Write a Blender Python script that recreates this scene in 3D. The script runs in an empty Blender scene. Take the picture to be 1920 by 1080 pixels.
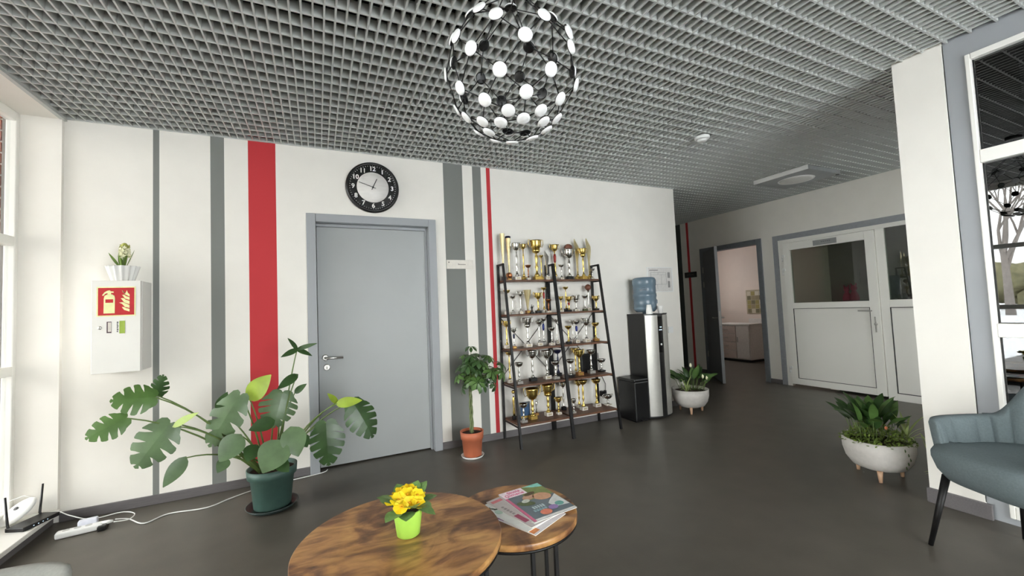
import bpy, bmesh, math, random
from mathutils import Vector, Matrix
random.seed(7)
PI = math.pi
S = bpy.context.scene
COL = S.collection

# ------------------------------------------------------------------ camera
cam_d = bpy.data.cameras.new('camera'); cam = bpy.data.objects.new('camera', cam_d); COL.objects.link(cam)
YAW, PIT, ROL = 0.441394, 0.0499215, -0.0426048
fw = Vector((math.sin(YAW)*math.cos(PIT), math.cos(YAW)*math.cos(PIT), math.sin(PIT)))
rt = fw.cross(Vector((0, 0, 1))).normalized(); up = rt.cross(fw)
r2 = rt*math.cos(ROL)+up*math.sin(ROL); u2 = -rt*math.sin(ROL)+up*math.cos(ROL)
cam.matrix_world = Matrix(((r2.x, u2.x, -fw.x, 0), (r2.y, u2.y, -fw.y, 0), (r2.z, u2.z, -fw.z, 1.275), (0, 0, 0, 1)))
cam_d.sensor_fit = 'HORIZONTAL'; cam_d.sensor_width = 36; cam_d.lens = 36*773.29/1920
cam_d.clip_start = .02; cam_d.clip_end = 300
S.camera = cam

# ------------------------------------------------------------------ world, light, exposure
wd = bpy.data.worlds.new('overcast_sky'); S.world = wd; wd.use_nodes = True
nt = wd.node_tree; bg = nt.nodes['Background']
tcn = nt.nodes.new('ShaderNodeTexCoord'); nz = nt.nodes.new('ShaderNodeTexNoise'); rmp = nt.nodes.new('ShaderNodeValToRGB')
nz.inputs['Scale'].default_value = 2.0; nz.inputs['Detail'].default_value = 3
rmp.color_ramp.elements[0].color = (.93, .945, .96, 1); rmp.color_ramp.elements[1].color = (1, .995, .97, 1)
nt.links.new(tcn.outputs['Generated'], nz.inputs['Vector']); nt.links.new(nz.outputs['Fac'], rmp.inputs['Fac'])
nt.links.new(rmp.outputs['Color'], bg.inputs['Color']); bg.inputs['Strength'].default_value = 7.0
S.view_settings.view_transform = 'Standard'; S.view_settings.look = 'None'
S.view_settings.gamma = 1; S.view_settings.use_curve_mapping = False
S.view_settings.exposure = 1.13
S.cycles.diffuse_bounces = 6; S.cycles.max_bounces = 12; S.cycles.transparent_max_bounces = 12
S.cycles.caustics_reflective = False; S.cycles.caustics_refractive = False
def portal(name, loc, rot, sx, sy):
    l = bpy.data.lights.new(name, 'AREA'); l.shape = 'RECTANGLE'; l.size = sx; l.size_y = sy
    o = bpy.data.objects.new(name, l); o.location = loc; o.rotation_euler = rot; COL.objects.link(o)
    l.cycles.is_portal = True
portal('daylight_portal', (-1.84, .75, 1.39), (0, -PI/2, 0), 2.62, 6.0)
portal('daylight_portal', (1.9, -2.74, 1.35), (PI/2, 0, 0), 2.9, 2.5)
portal('daylight_portal', (5.6, .98, 1.75), (PI/2, 0, 0), .7, 1.0)
portal('daylight_portal', (7.5, 7.22, 1.75), (-PI/2, 0, 0), .6, .6)

# ------------------------------------------------------------------ materials
def lin(c):
    r = []
    for v in c:
        v = v/255.; r.append(v/12.92 if v <= .04045 else ((v+.055)/1.055)**2.4)
    return r
MATS = {}
def mat(name, rgb, rough=.5, metal=0., var=.06, scale=30., bump=0., bscale=None, spec=.5, trans=0., emit=0., stretch=None, coat=0.):
    if name in MATS: return MATS[name]
    m = bpy.data.materials.new(name); m.use_nodes = True; MATS[name] = m
    t = m.node_tree; b = t.nodes['Principled BSDF']; c = lin(rgb)
    b.inputs['Roughness'].default_value = rough; b.inputs['Metallic'].default_value = metal
    b.inputs['Specular IOR Level'].default_value = spec
    b.inputs['Transmission Weight'].default_value = trans; b.inputs['Coat Weight'].default_value = coat
    tc = t.nodes.new('ShaderNodeTexCoord'); n = t.nodes.new('ShaderNodeTexNoise'); n.inputs['Scale'].default_value = scale
    n.inputs['Detail'].default_value = 4
    vec = tc.outputs['Object']
    if stretch:
        mp = t.nodes.new('ShaderNodeMapping'); mp.inputs['Scale'].default_value = stretch
        t.links.new(vec, mp.inputs['Vector']); vec = mp.outputs['Vector']
    t.links.new(vec, n.inputs['Vector'])
    r = t.nodes.new('ShaderNodeValToRGB')
    r.color_ramp.elements[0].position = .3; r.color_ramp.elements[1].position = .7
    r.color_ramp.elements[0].color = [max(0, v*(1-var)) for v in c]+[1]
    r.color_ramp.elements[1].color = [min(1, v*(1+var)) for v in c]+[1]
    t.links.new(n.outputs['Fac'], r.inputs['Fac']); t.links.new(r.outputs['Color'], b.inputs['Base Color'])
    if bump:
        n2 = t.nodes.new('ShaderNodeTexNoise'); n2.inputs['Scale'].default_value = bscale or scale*4
        t.links.new(vec, n2.inputs['Vector'])
        bp = t.nodes.new('ShaderNodeBump'); bp.inputs['Strength'].default_value = bump; bp.inputs['Distance'].default_value = .004
        t.links.new(n2.outputs['Fac'], bp.inputs['Height']); t.links.new(bp.outputs['Normal'], b.inputs['Normal'])
    if emit:
        t.links.new(r.outputs['Color'], b.inputs['Emission Color']); b.inputs['Emission Strength'].default_value = emit
    return m
def stripe_wall(name, base, stripes, axis):
    """wall paint with vertical painted stripes at fixed places along the wall"""
    m = mat(name, base, .75, 0, .015, 6, .05, 220); t = m.node_tree; b = t.nodes['Principled BSDF']
    src = b.inputs['Base Color'].links[0].from_socket
    g = t.nodes.new('ShaderNodeNewGeometry'); sp = t.nodes.new('ShaderNodeSeparateXYZ'); t.links.new(g.outputs['Position'], sp.inputs[0])
    for a, z, c in stripes:
        m1 = t.nodes.new('ShaderNodeMath'); m1.operation = 'GREATER_THAN'; m1.inputs[1].default_value = a
        m2 = t.nodes.new('ShaderNodeMath'); m2.operation = 'LESS_THAN'; m2.inputs[1].default_value = z
        m3 = t.nodes.new('ShaderNodeMath'); m3.operation = 'MULTIPLY'
        t.links.new(sp.outputs[axis], m1.inputs[0]); t.links.new(sp.outputs[axis], m2.inputs[0])
        t.links.new(m1.outputs[0], m3.inputs[0]); t.links.new(m2.outputs[0], m3.inputs[1])
        mx = t.nodes.new('ShaderNodeMixRGB'); mx.inputs['Color2'].default_value = lin(c)+[1]
        t.links.new(m3.outputs[0], mx.inputs['Fac']); t.links.new(src, mx.inputs['Color1']); src = mx.outputs['Color']
    t.links.new(src, b.inputs['Base Color']); return m
def glass(name, ior, tint):
    m = bpy.data.materials.new(name); m.use_nodes = True; t = m.node_tree
    t.nodes.remove(t.nodes['Principled BSDF']); out = t.nodes['Material Output']
    f = t.nodes.new('ShaderNodeFresnel'); f.inputs['IOR'].default_value = ior
    tr = t.nodes.new('ShaderNodeBsdfTransparent'); tr.inputs['Color'].default_value = lin(tint)+[1]
    gl = t.nodes.new('ShaderNodeBsdfGlossy'); gl.inputs['Roughness'].default_value = .0
    n = t.nodes.new('ShaderNodeTexNoise'); n.inputs['Scale'].default_value = 3; bp = t.nodes.new('ShaderNodeBump')
    bp.inputs['Strength'].default_value = .02; bp.inputs['Distance'].default_value = .002
    t.links.new(n.outputs['Fac'], bp.inputs['Height']); t.links.new(bp.outputs['Normal'], gl.inputs['Normal'])
    gm = t.nodes.new('ShaderNodeNewGeometry'); inv = t.nodes.new('ShaderNodeMath'); inv.operation = 'SUBTRACT'; inv.inputs[0].default_value = 1
    t.links.new(gm.outputs['Backfacing'], inv.inputs[1]); mu = t.nodes.new('ShaderNodeMath'); mu.operation = 'MULTIPLY'
    t.links.new(f.outputs[0], mu.inputs[0]); t.links.new(inv.outputs[0], mu.inputs[1])
    mx = t.nodes.new('ShaderNodeMixShader'); t.links.new(mu.outputs[0], mx.inputs[0])
    t.links.new(tr.outputs[0], mx.inputs[1]); t.links.new(gl.outputs[0], mx.inputs[2]); t.links.new(mx.outputs[0], out.inputs['Surface'])
    return m
def wood_top(name):
    m = bpy.data.materials.new(name); m.use_nodes = True; t = m.node_tree; b = t.nodes['Principled BSDF']
    tc = t.nodes.new('ShaderNodeTexCoord'); mp = t.nodes.new('ShaderNodeMapping'); mp.inputs['Scale'].default_value = (2.6, 4.2, 4); mp.inputs['Rotation'].default_value = (0, 0, 1.0)
    t.links.new(tc.outputs['Object'], mp.inputs['Vector'])
    n1 = t.nodes.new('ShaderNodeTexNoise'); n1.inputs['Scale'].default_value = 1.6; n1.inputs['Detail'].default_value = 8; n1.inputs['Distortion'].default_value = 1.6
    t.links.new(mp.outputs[0], n1.inputs['Vector'])
    r = t.nodes.new('ShaderNodeValToRGB'); cr = r.color_ramp
    cr.elements[0].position = .30; cr.elements[0].color = lin((78, 52, 38))+[1]
    cr.elements[1].position = .72; cr.elements[1].color = lin((206, 158, 98))+[1]
    e = cr.elements.new(.44); e.color = lin((136, 94, 62))+[1]
    e = cr.elements.new(.55); e.color = lin((184, 134, 82))+[1]
    t.links.new(n1.outputs['Fac'], r.inputs['Fac'])
    n2 = t.nodes.new('ShaderNodeTexNoise'); n2.inputs['Scale'].default_value = 9; n2.inputs['Detail'].default_value = 6; n2.inputs['Distortion'].default_value = .8
    mp2 = t.nodes.new('ShaderNodeMapping'); mp2.inputs['Scale'].default_value = (1, 4, 4); mp2.inputs['Rotation'].default_value = (0, 0, 1.0)
    t.links.new(tc.outputs['Object'], mp2.inputs['Vector']); t.links.new(mp2.outputs[0], n2.inputs['Vector'])
    r2_ = t.nodes.new('ShaderNodeValToRGB'); r2_.color_ramp.elements[0].position = .35; r2_.color_ramp.elements[0].color = (.55, .5, .46, 1); r2_.color_ramp.elements[1].position = .6; r2_.color_ramp.elements[1].color = (1, 1, 1, 1)
    t.links.new(n2.outputs['Fac'], r2_.inputs['Fac'])
    mx = t.nodes.new('ShaderNodeMixRGB'); mx.blend_type = 'MULTIPLY'; mx.inputs['Fac'].default_value = .7
    t.links.new(r.outputs[0], mx.inputs['Color1']); t.links.new(r2_.outputs[0], mx.inputs['Color2'])
    t.links.new(mx.outputs[0], b.inputs['Base Color']); b.inputs['Roughness'].default_value = .33
    bp = t.nodes.new('ShaderNodeBump'); bp.inputs['Strength'].default_value = .15; bp.inputs['Distance'].default_value = .002
    t.links.new(n2.outputs['Fac'], bp.inputs['Height']); t.links.new(bp.outputs['Normal'], b.inputs['Normal'])
    MATS[name] = m; return m
GREY = (126, 128, 125); RED = (196, 52, 58)
WALLW = (240, 236, 229)
m_wall = mat('white_wall_paint', WALLW, .75, 0, .015, 6, .05, 220)
m_back = stripe_wall('striped_wall_paint', WALLW, [(-1.081, -1.044, GREY), (-.733, -.644, GREY), (-.485, -.293, RED), (1.117, 1.311, GREY), (1.416, 1.507, GREY), (1.565, 1.606, RED)], 0)
m_farw = stripe_wall('far_wall_paint', WALLW, [(5.38, 5.43, RED), (5.56, 5.95, (60, 66, 62))], 1)
m_floor = mat('dark_vinyl_floor', (87, 82, 74), .42, 0, .10, 5, .10, 160, .5)
m_void = mat('dark_ceiling_void', (14, 14, 15), .9)
m_blade = mat('grey_ceiling_metal', (192, 194, 191), .45, .0, .02, 4)
m_grey = mat('grey_trim_paint', (158, 161, 165), .5, 0, .02, 4)
m_door = mat('grey_door_laminate', (163, 166, 166), .45, 0, .02, 3)
m_base = mat('grey_vinyl_skirting', (104, 100, 101), .5, 0, .1, 12, 0, None, .5, 0, 0, (1, 12, 12))
m_pvc = mat('white_pvc', (243, 241, 235), .35, 0, .01, 3)
m_steel = mat('brushed_steel', (190, 188, 184), .28, 1, .04, 60)
m_black = mat('black_plastic', (20, 20, 21), .35, 0, .05, 20)
m_blackm = mat('black_metal', (24, 23, 24), .45, .3, .08, 30)
m_white = mat('white_plastic', (238, 238, 236), .35, 0, .01, 10)
m_ceram = mat('white_ceramic', (240, 239, 236), .22, 0, .01, 10)
m_gold = mat('trophy_gold', (214, 186, 108), .24, 1, .1, 40)
m_pale = mat('pale_trophy_gold', (226, 212, 166), .28, .9, .08, 30)
m_silver = mat('trophy_silver', (205, 203, 198), .18, 1, .08, 40)
m_bronze = mat('trophy_bronze', (150, 98, 66), .3, 1, .1, 40)
m_marble = mat('white_marble', (226, 219, 210), .3, 0, .10, 60)
m_oak = mat('golden_oak', (158, 108, 62), .45, 0, .15, 20, 0, None, .5, 0, 0, (1, 1, 8))
m_brass = mat('brass_block', (188, 158, 84), .35, .8, .08, 30)
m_shelf = mat('rustic_shelf_wood', (100, 66, 46), .5, 0, .3, 9, .1, 60, .5, 0, 0, (1, 8, 8))
m_leaf = mat('dark_green_leaf', (54, 82, 42), .35, 0, .22, 14)
m_leaf2 = mat('mid_green_leaf', (84, 116, 58), .42, 0, .22, 14)
m_leaf3 = mat('lime_green_leaf', (142, 164, 52), .42, 0, .15, 14)
m_leaf4 = mat('grey_green_leaf', (92, 116, 80), .33, 0, .2, 14)
m_stem = mat('green_stem', (98, 120, 62), .5, 0, .15, 20)
m_soil = mat('dark_soil', (58, 40, 30), .95, 0, .4, 60, .8, 120)
m_fabric = mat('blue_grey_fabric', (108, 119, 122), .9, 0, .08, 120, .35, 900, .2)
m_fabric2 = mat('light_grey_fabric', (172, 172, 166), .9, 0, .06, 120, .35, 900, .2)
m_pot = mat('stone_grey_planter', (206, 201, 196), .6, 0, .05, 40, .1, 200)
m_peg = mat('pale_wood_peg', (205, 166, 136), .5, 0, .1, 30, 0, None, .5, 0, 0, (8, 8, 1))
m_glass = glass('window_glass', 1.45, (248, 250, 250))
m_glass2 = glass('partition_double_glass', 2.1, (120, 128, 126))

# ------------------------------------------------------------------ mesh builder
class MB:
    def __init__(s): s.v = []; s.f = []; s.sm = []
    def add(s, vs, fs, smooth=False, M=None):
        o = len(s.v)
        for p in vs:
            p = Vector(p); s.v.append(M @ p if M else p)
        for f in fs: s.f.append([i+o for i in f]); s.sm.append(smooth)
        return s
    def box(s, a, b, bev=0, M=None):
        x0, y0, z0 = a; x1, y1, z1 = b
        if bev <= 0:
            return s.add([(x0, y0, z0), (x1, y0, z0), (x1, y1, z0), (x0, y1, z0), (x0, y0, z1), (x1, y0, z1), (x1, y1, z1), (x0, y1, z1)],
                         [(3, 2, 1, 0), (4, 5, 6, 7), (0, 1, 5, 4), (1, 2, 6, 5), (2, 3, 7, 6), (3, 0, 4, 7)], False, M)
        bm = bmesh.new(); bmesh.ops.create_cube(bm, size=1)
        for v in bm.verts:
            v.co = Vector(((x0+x1)/2+v.co.x*(x1-x0), (y0+y1)/2+v.co.y*(y1-y0), (z0+z1)/2+v.co.z*(z1-z0)))
        bmesh.ops.bevel(bm, geom=bm.edges[:], offset=bev, segments=2, affect='EDGES', profile=.5)
        bm.verts.index_update()
        s.add([v.co.copy() for v in bm.verts], [[v.index for v in f.verts] for f in bm.faces], False, M); bm.free(); return s
    def lathe(s, prof, c=(0, 0, 0), n=20, M=None, cap=True, smooth=True, mod=None):
        vs = []; fs = []
        for r, z in prof:
            for i in range(n):
                a = 2*PI*i/n; rr = r*(mod(a, z) if mod else 1)
                vs.append((c[0]+rr*math.cos(a), c[1]+rr*math.sin(a), c[2]+z))
        for k in range(len(prof)-1):
            for i in range(n):
                j = (i+1) % n; fs.append((k*n+i, k*n+j, (k+1)*n+j, (k+1)*n+i))
        s.add(vs, fs, smooth, M)
        if cap:
            o = len(s.v)-len(vs)
            if prof[0][0] > 1e-5: s.f.append([o+i for i in range(n)][::-1]); s.sm.append(False)
            if prof[-1][0] > 1e-5: s.f.append([o+(len(prof)-1)*n+i for i in range(n)]); s.sm.append(False)
        return s
    def tube(s, pts, r, n=8, cap=True, M=None):
        pts = [Vector(p) for p in pts]; rs = r if isinstance(r, (list, tuple)) else [r]*len(pts)
        vs = []; fs = []; ref = None
        for k, p in enumerate(pts):
            d = (pts[min(k+1, len(pts)-1)]-pts[max(k-1, 0)]).normalized()
            if ref is None: ref = d.orthogonal().normalized()
            ref = (ref-d*ref.dot(d))
            ref = ref.normalized() if ref.length > 1e-6 else d.orthogonal().normalized()
            b = d.cross(ref)
            for i in range(n):
                a = 2*PI*i/n; vs.append(p+(ref*math.cos(a)+b*math.sin(a))*rs[k])
        for k in range(len(pts)-1):
            for i in range(n):
                j = (i+1) % n; fs.append((k*n+i, k*n+j, (k+1)*n+j, (k+1)*n+i))
        o = len(s.v); s.add(vs, fs, True, M)
        if cap:
            s.f.append([o+i for i in range(n)][::-1]); s.sm.append(False)
            s.f.append([o+(len(pts)-1)*n+i for i in range(n)]); s.sm.append(False)
        return s
    def bar(s, p, q, w, h, upv=(0, 0, 1)):
        """rectangular bar from p to q, width w across, h along upv"""
        p = Vector(p); q = Vector(q); d = (q-p).normalized(); u = Vector(upv); u = (u-d*u.dot(d))
        u = u.normalized() if u.length > 1e-6 else d.orthogonal().normalized()
        x = d.cross(u)
        vs = [p+x*(a*w/2)+u*(b*h/2) for a, b in ((-1, -1), (1, -1), (1, 1), (-1, 1))]+[q+x*(a*w/2)+u*(b*h/2) for a, b in ((-1, -1), (1, -1), (1, 1), (-1, 1))]
        return s.add(vs, [(3, 2, 1, 0), (4, 5, 6, 7), (0, 1, 5, 4), (1, 2, 6, 5), (2, 3, 7, 6), (3, 0, 4, 7)])
    def sphere(s, c, r, n=12, sc=(1, 1, 1), M=None):
        m = max(4, n//2); prof = [(max(1e-6, r*math.sin(PI*k/m)), -r*math.cos(PI*k/m)) for k in range(m+1)]
        T = Matrix.Translation(Vector(c)) @ Matrix.Diagonal((sc[0], sc[1], sc[2], 1))
        return s.lathe(prof, (0, 0, 0), n, (M @ T) if M else T, False)
    def prism(s, poly, d0, d1, M=None):
        """2D polygon in x,z extruded along y from d0 to d1"""
        n = len(poly)
        vs = [(x, d0, z) for x, z in poly]+[(x, d1, z) for x, z in poly]
        return s.add(vs, [list(range(n)), list(range(2*n-1, n-1, -1))]+[(i, i+n, (i+1) % n+n, (i+1) % n) for i in range(n)], False, M)
    def leaf(s, base, tip, w, nrm, segs=6, droop=.12, fold=.15, pk=.42):
        b = Vector(base); t = Vector(tip); d = t-b; L = d.length; d = d/L; n = Vector(nrm); n = n-d*n.dot(d)
        n = n.normalized() if n.length > 1e-6 else d.orthogonal().normalized()
        x = d.cross(n); vs = []; fs = []
        for k in range(segs+1):
            u = k/segs; e = math.log(.5)/math.log(pk); ww = w/2*max(.04, math.sin(PI*min(1, u)**e)**.8) if 0 < u < 1 else w*.02
            c = b+d*(u*L)-n*(droop*L*(u*u-u*.5))
            vs += [c-x*ww+n*(fold*ww), c, c+x*ww+n*(fold*ww)]
        for k in range(segs):
            a = k*3; fs += [(a, a+1, a+4, a+3), (a+1, a+2, a+5, a+4)]
        return s.add(vs, fs, True)
    def split_leaf(s, base, tip, w, nrm, lobes=4, droop=.15, cup=.10, gap=.12):
        b = Vector(base); t = Vector(tip); d = t-b; L = d.length; d = d/L; n = Vector(nrm); n = n-d*n.dot(d)
        n = n.normalized(); x = d.cross(n)
        def P(u, v, sd):
            return b+d*(u*L)+x*(sd*v*w/2)-n*(droop*L*(u*u-.3*u)+cup*w*v*v)
        def wid(u): return max(.04, math.sin(PI*min(1, max(0, (u+.14)/1.16))**.72)**.7)
        vs = []; fs = []; sh = .14
        def Q(u, v, sd): return P(u+sh*v, v*wid(u), sd)
        for sd in (-1, 1):
            for i in range(lobes):
                u0 = i/lobes*.98; u1 = (i+1)/lobes*.98; g = gap*(u1-u0); o = len(vs); du = u1-u0
                g0 = g if i else 0
                vs += [Q(u0, 0, sd), Q(u1, 0, sd), Q(u0, .38, sd), Q(u1, .38, sd), Q(u0+g0, .7, sd), Q(u1-g, .7, sd),
                       Q(u0+g0*1.2, .95, sd), Q(u1-g*1.3, .95, sd), Q(u0+g0*1.2+du*.2, 1.0, sd), Q(u1-g*1.3-du*.12, 1.0, sd)]
                for q in ((0, 1, 3, 2), (2, 3, 5, 4), (4, 5, 7, 9, 8, 6)):
                    f = [o+k for k in q]; fs.append(f if sd > 0 else f[::-1])
            o = len(vs); vs += [Q(.98, 0, sd), P(1.12, 0, sd), Q(.98, .38, sd), Q(.98, .8, sd)]
            f = [o, o+1, o+3, o+2]; fs.append(f if sd > 0 else f[::-1])
        for sd in (-1, 1):
            o = len(vs); vs += [Q(0, 0, sd), Q(0, .38, sd), Q(0, .7, sd), Q(0, .95, sd), P(-.04, .7*wid(0), sd), P(-.09, .4*wid(0), sd), P(-.06, .12*wid(0), sd)]
            f = [o+k for k in range(7)]; fs.append(f if sd > 0 else f[::-1])
        return s.add(vs, fs, True)
    def mesh(s, name, m):
        me = bpy.data.meshes.new(name); me.from_pydata([tuple(p) for p in s.v], [], s.f)
        me.polygons.foreach_set('use_smooth', s.sm); me.update(); me.materials.append(m); return me
    def build(s, name, m, parent=None, loc=None):
        return link(name, s.mesh(name, m), parent, loc)
def link(name, data, parent=None, loc=None):
    o = bpy.data.objects.new(name, data); COL.objects.link(o)
    if loc: o.location = loc
    if parent: o.parent = parent
    return o
def empty(name, loc, rz=0):
    o = bpy.data.objects.new(name, None); COL.objects.link(o); o.location = loc; o.rotation_euler = (0, 0, rz); o.empty_display_size = .05
    return o
def tag(o, label, cat, group=None, kind=None):
    o['label'] = label; o['category'] = cat
    if group: o['group'] = group
    if kind: o['kind'] = kind
    return o
def struct(o, label=None):
    o['kind'] = 'structure'
    if label: o['label'] = label
    return o
def B(a, b, bev=0): return MB().box(a, b, bev)
def text(name, s, size, M, m, parent=None, ext=.0004, align='CENTER', bold=0):
    c = bpy.data.curves.new(name, 'FONT'); c.body = s; c.size = size; c.extrude = ext; c.align_x = align; c.align_y = 'CENTER'; c.resolution_u = 3; c.offset = bold
    o = bpy.data.objects.new('tmp', c); COL.objects.link(o)
    dg = bpy.context.evaluated_depsgraph_get(); me = bpy.data.meshes.new_from_object(o.evaluated_get(dg))
    bpy.data.objects.remove(o); bpy.data.curves.remove(c)
    me.transform(M); me.materials.clear(); me.materials.append(m); me.name = name
    return link(name, me, parent)
FACE = Matrix.Rotation(PI/2, 4, 'X')      # text that faces -y
def at(x, y, z): return Matrix.Translation((x, y, z))

# ------------------------------------------------------------------ the building shell
W, H, TOP = 3.815, 2.715, 3.15
XL, XE, XF = -1.56, 4.14, 6.15
fl = MB(); fl.box((-1.95, -2.8, -.06), (3.5, 3.84, 0)); fl.box((3.5, 1.03, -.06), (9.0, 7.3, 0)); fl.box((3.5, -2.8, -.06), (4.7, 1.03, 0)); fl.box((-.02, 3.84, -.06), (.97, 4.1, 0))
struct(fl.build('floor', m_floor), 'dark grey vinyl floor of the lobby')
wb = MB(); wb.box((-1.84, W, 0), (-.02, W+.2, TOP)); wb.box((.965, W, 0), (XE, W+.2, TOP)); wb.box((-.02, W, 2.09), (.965, W+.2, TOP)); wb.box((-.02, W+.17, 0), (.965, W+.2, 2.09))
struct(wb.build('wall_back', m_back), 'white back wall painted with grey and red vertical stripes')
struct(B((XE-.2, W+.2, 0), (XE, 7.2, TOP)).build('wall_corridor', m_wall), 'side wall of the corridor')
struct(B((XE-.2, 7.2, 0), (XF+.12, 7.35, TOP)).build('wall_corridor_end', m_wall), 'end wall of the corridor')
wf = MB()
wf.box((XF, 1.03, 0), (XF+.12, 1.66, TOP)); wf.box((XF, 1.66, 2.15), (XF+.12, 3.83, TOP)); wf.box((XF, 3.83, 0), (XF+.12, 4.09, TOP))
wf.box((XF, 4.09, 2.14), (XF+.12, 5.09, TOP)); wf.box((XF, 5.09, 0), (XF+.12, 7.2, TOP))
struct(wf.build('wall_far', m_farw), 'far white wall with an open door and a white half-glazed door')
# short wall whose end shows as a white pier beside the glazing
wp = MB(); wp.box((3.345, 1.03, 0), (5.25, 1.262, TOP)); wp.box((5.95, 1.03, 0), (XF, 1.262, TOP)); wp.box((5.25, 1.03, 0), (5.95, 1.262, 1.25)); wp.box((5.25, 1.03, 2.25), (5.95, 1.262, TOP))
struct(wp.build('wall_pier', m_wall), 'white wall pier at the end of the glazed partition')
# left wall: piers, lintel, parapet around the long window
wl = MB(); wl.box((-1.9, -2.6, H-.015), (XL, W, TOP)); wl.box((-1.9, -2.6, 0), (-1.6, W, .062)); wl.box((-1.9, -2.6, .06), (XL, -2.3, H)); wl.box((-1.80, 3.785, .06), (XL, W, H))
struct(wl.build('wall_left', m_wall), 'white window wall on the left')
struct(B((-1.6, -2.58, 0), (-1.585, 3.8, .06)).build('baseboard_left', m_base), 'dark plinth under the low window sill')
wfr = MB(); wfr.box((-1.9, -2.7, 0), (3.5, -2.6, .1)); wfr.box((-1.9, -2.7, 2.6), (3.5, -2.6, TOP)); wfr.box((-1.9, -2.7, .1), (.45, -2.6, 2.6)); wfr.box((3.35, -2.7, .1), (3.5, -2.6, 2.6))
struct(wfr.build('wall_front', m_wall), 'wall behind the viewer with an added wide window')
# lobby vestibule behind the glazed partition
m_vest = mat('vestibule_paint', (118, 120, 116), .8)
wv = MB(); wv.box((4.6, -2.7, 0), (4.7, 1.03, TOP)); wv.box((3.5, -2.8, 0), (4.7, -2.7, TOP)); wv.box((3.5, -2.7, 2.9), (4.6, 1.03, 2.95))
struct(wv.build('wall_vestibule', m_vest), 'dim vestibule walls behind the partition glass')
# room seen through the open door
m_room = mat('warm_room_paint', (226, 212, 202), .8, 0, .02, 5)
wr = MB(); wr.box((8.6, 3.3, 0), (8.7, 7.2, TOP)); wr.box((XF+.12, 3.2, 0), (8.7, 3.3, TOP)); wr.box((XF+.12, 3.2, 2.75), (8.7, 7.2, 2.85))
wr.box((XF+.12, 7.1, 0), (7.2, 7.2, TOP)); wr.box((7.8, 7.1, 0), (8.7, 7.2, TOP)); wr.box((7.2, 7.1, 0), (7.8, 7.2, 1.45)); wr.box((7.2, 7.1, 2.05), (7.8, 7.2, TOP))
struct(wr.build('wall_side_room', m_room), 'pale warm walls of the room behind the open door')

# baseboards
for nm, a, b in (('baseboard_back', (XL, W-.014, 0), (-.078, W, .065)), ('baseboard_back_2', (1.026, W-.014, 0), (XE, W, .065)),
                 ('baseboard_far', (XF-.014, 3.86, 0), (XF, 4.03, .065)), ('baseboard_far_2', (XF-.014, 5.16, 0), (XF, 7.2, .065)),
                 ('baseboard_pier', (3.326, 1.0, 0), (3.345, 1.272, .085)), ('baseboard_pier_2', (3.345, 1.262, 0), (XF, 1.275, .085))):
    struct(B(a, b, .003).build(nm, m_base), 'grey skirting board')

# open-cell ceiling: dark slab above, every blade its own piece
cs = MB(); cs.box((-1.9, -2.7, TOP), (3.5, 4.0, TOP+.1)); cs.box((3.5, 1.03, TOP), (8.7, 7.3, TOP+.1))
ceil = struct(cs.build('ceiling', m_void), 'grey open-cell grid ceiling under a dark void')
def blade_mesh(a, b): return B(a, b).mesh('ceiling_blade', m_blade)
T2 = .0042
yb = [blade_mesh((-T2, y0, 0), (T2, y1, .055)) for y0, y1 in ((-2.59, W), (1.262, W), (1.262, 7.19))]
k = -31
while .002+.05*k < XF-.01:
    x = .002+.05*k; k += 1
    d = yb[0] if x < 3.34 else (yb[1] if x < XE else yb[2])
    link('ceiling_blade', d, ceil, (x, 0, H))
xb = [blade_mesh((x0, -T2, 0), (x1, T2, .055)) for x0, x1 in ((XL, 3.36), (XL, XF), (XE, XF))]
for k in range(-49, 49):
    y = 2.31+.1*k
    d = xb[0] if y < 1.262 else (xb[1] if y < W-.01 else xb[2])
    link('ceiling_blade', d, ceil, (0, y, H+.0008))
for n_, a, b in (('trim_1', (XL-.01, -2.6, H-.018), (XL+.014, W, H+.03)), ('trim_2', (XL, W-.012, H-.004), (XE, W, H+.03)), ('trim_3', (XF-.012, 1.262, H-.004), (XF, 7.19, H+.03))):
    struct(B(a, b).build(n_, m_blade), 'grey ceiling edge angle')

# ------------------------------------------------------------------ long window on the left
w1 = struct(empty('window_1', (-1.79, .75, .09)), 'tall white framed window along the left wall')
def part(p, name, m, a, b, bev=0):
    o = p.location
    return B([a[i]-o[i] for i in range(3)], [b[i]-o[i] for i in range(3)], bev).build(name, m, p)
part(w1, 'frame', m_pvc, (-1.815, 3.75, .09), (-1.762, 3.785, 2.7), .005)
part(w1, 'frame', m_pvc, (-1.83, -2.3, .09), (-1.755, -2.24, 2.7), .006)
part(w1, 'frame', m_pvc, (-1.815, -2.24, 2.64), (-1.762, 3.75, 2.7), .006)
part(w1, 'frame', m_pvc, (-1.815, -2.24, .09), (-1.762, 3.75, .15), .006)
ys = [3.75, 2.53, 1.33, .13, -1.07, -2.24]
for y in ys[1:-1]: part(w1, 'mullion', m_pvc, (-1.83, y-.035, .15), (-1.755, y+.035, 2.64), .006)
for i in range(5):
    for z in (1.012, 1.845): part(w1, 'transom', m_pvc, (-1.825, ys[i+1]+.035, z-.03), (-1.76, ys[i]-.0, z+.03), .005)
    for z0, z1 in ((.15, .982), (1.042, 1.815), (1.875, 2.64)):
        part(w1, 'pane', m_glass, (-1.796, ys[i+1]+.03, z0-.005), (-1.79, ys[i]-.0, z1+.005))
sl = struct(B((-1.765, -2.3, .062), (-1.548, 3.80, .09), .004).build('trim_4', m_pvc), 'low white window sill slab')

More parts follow.
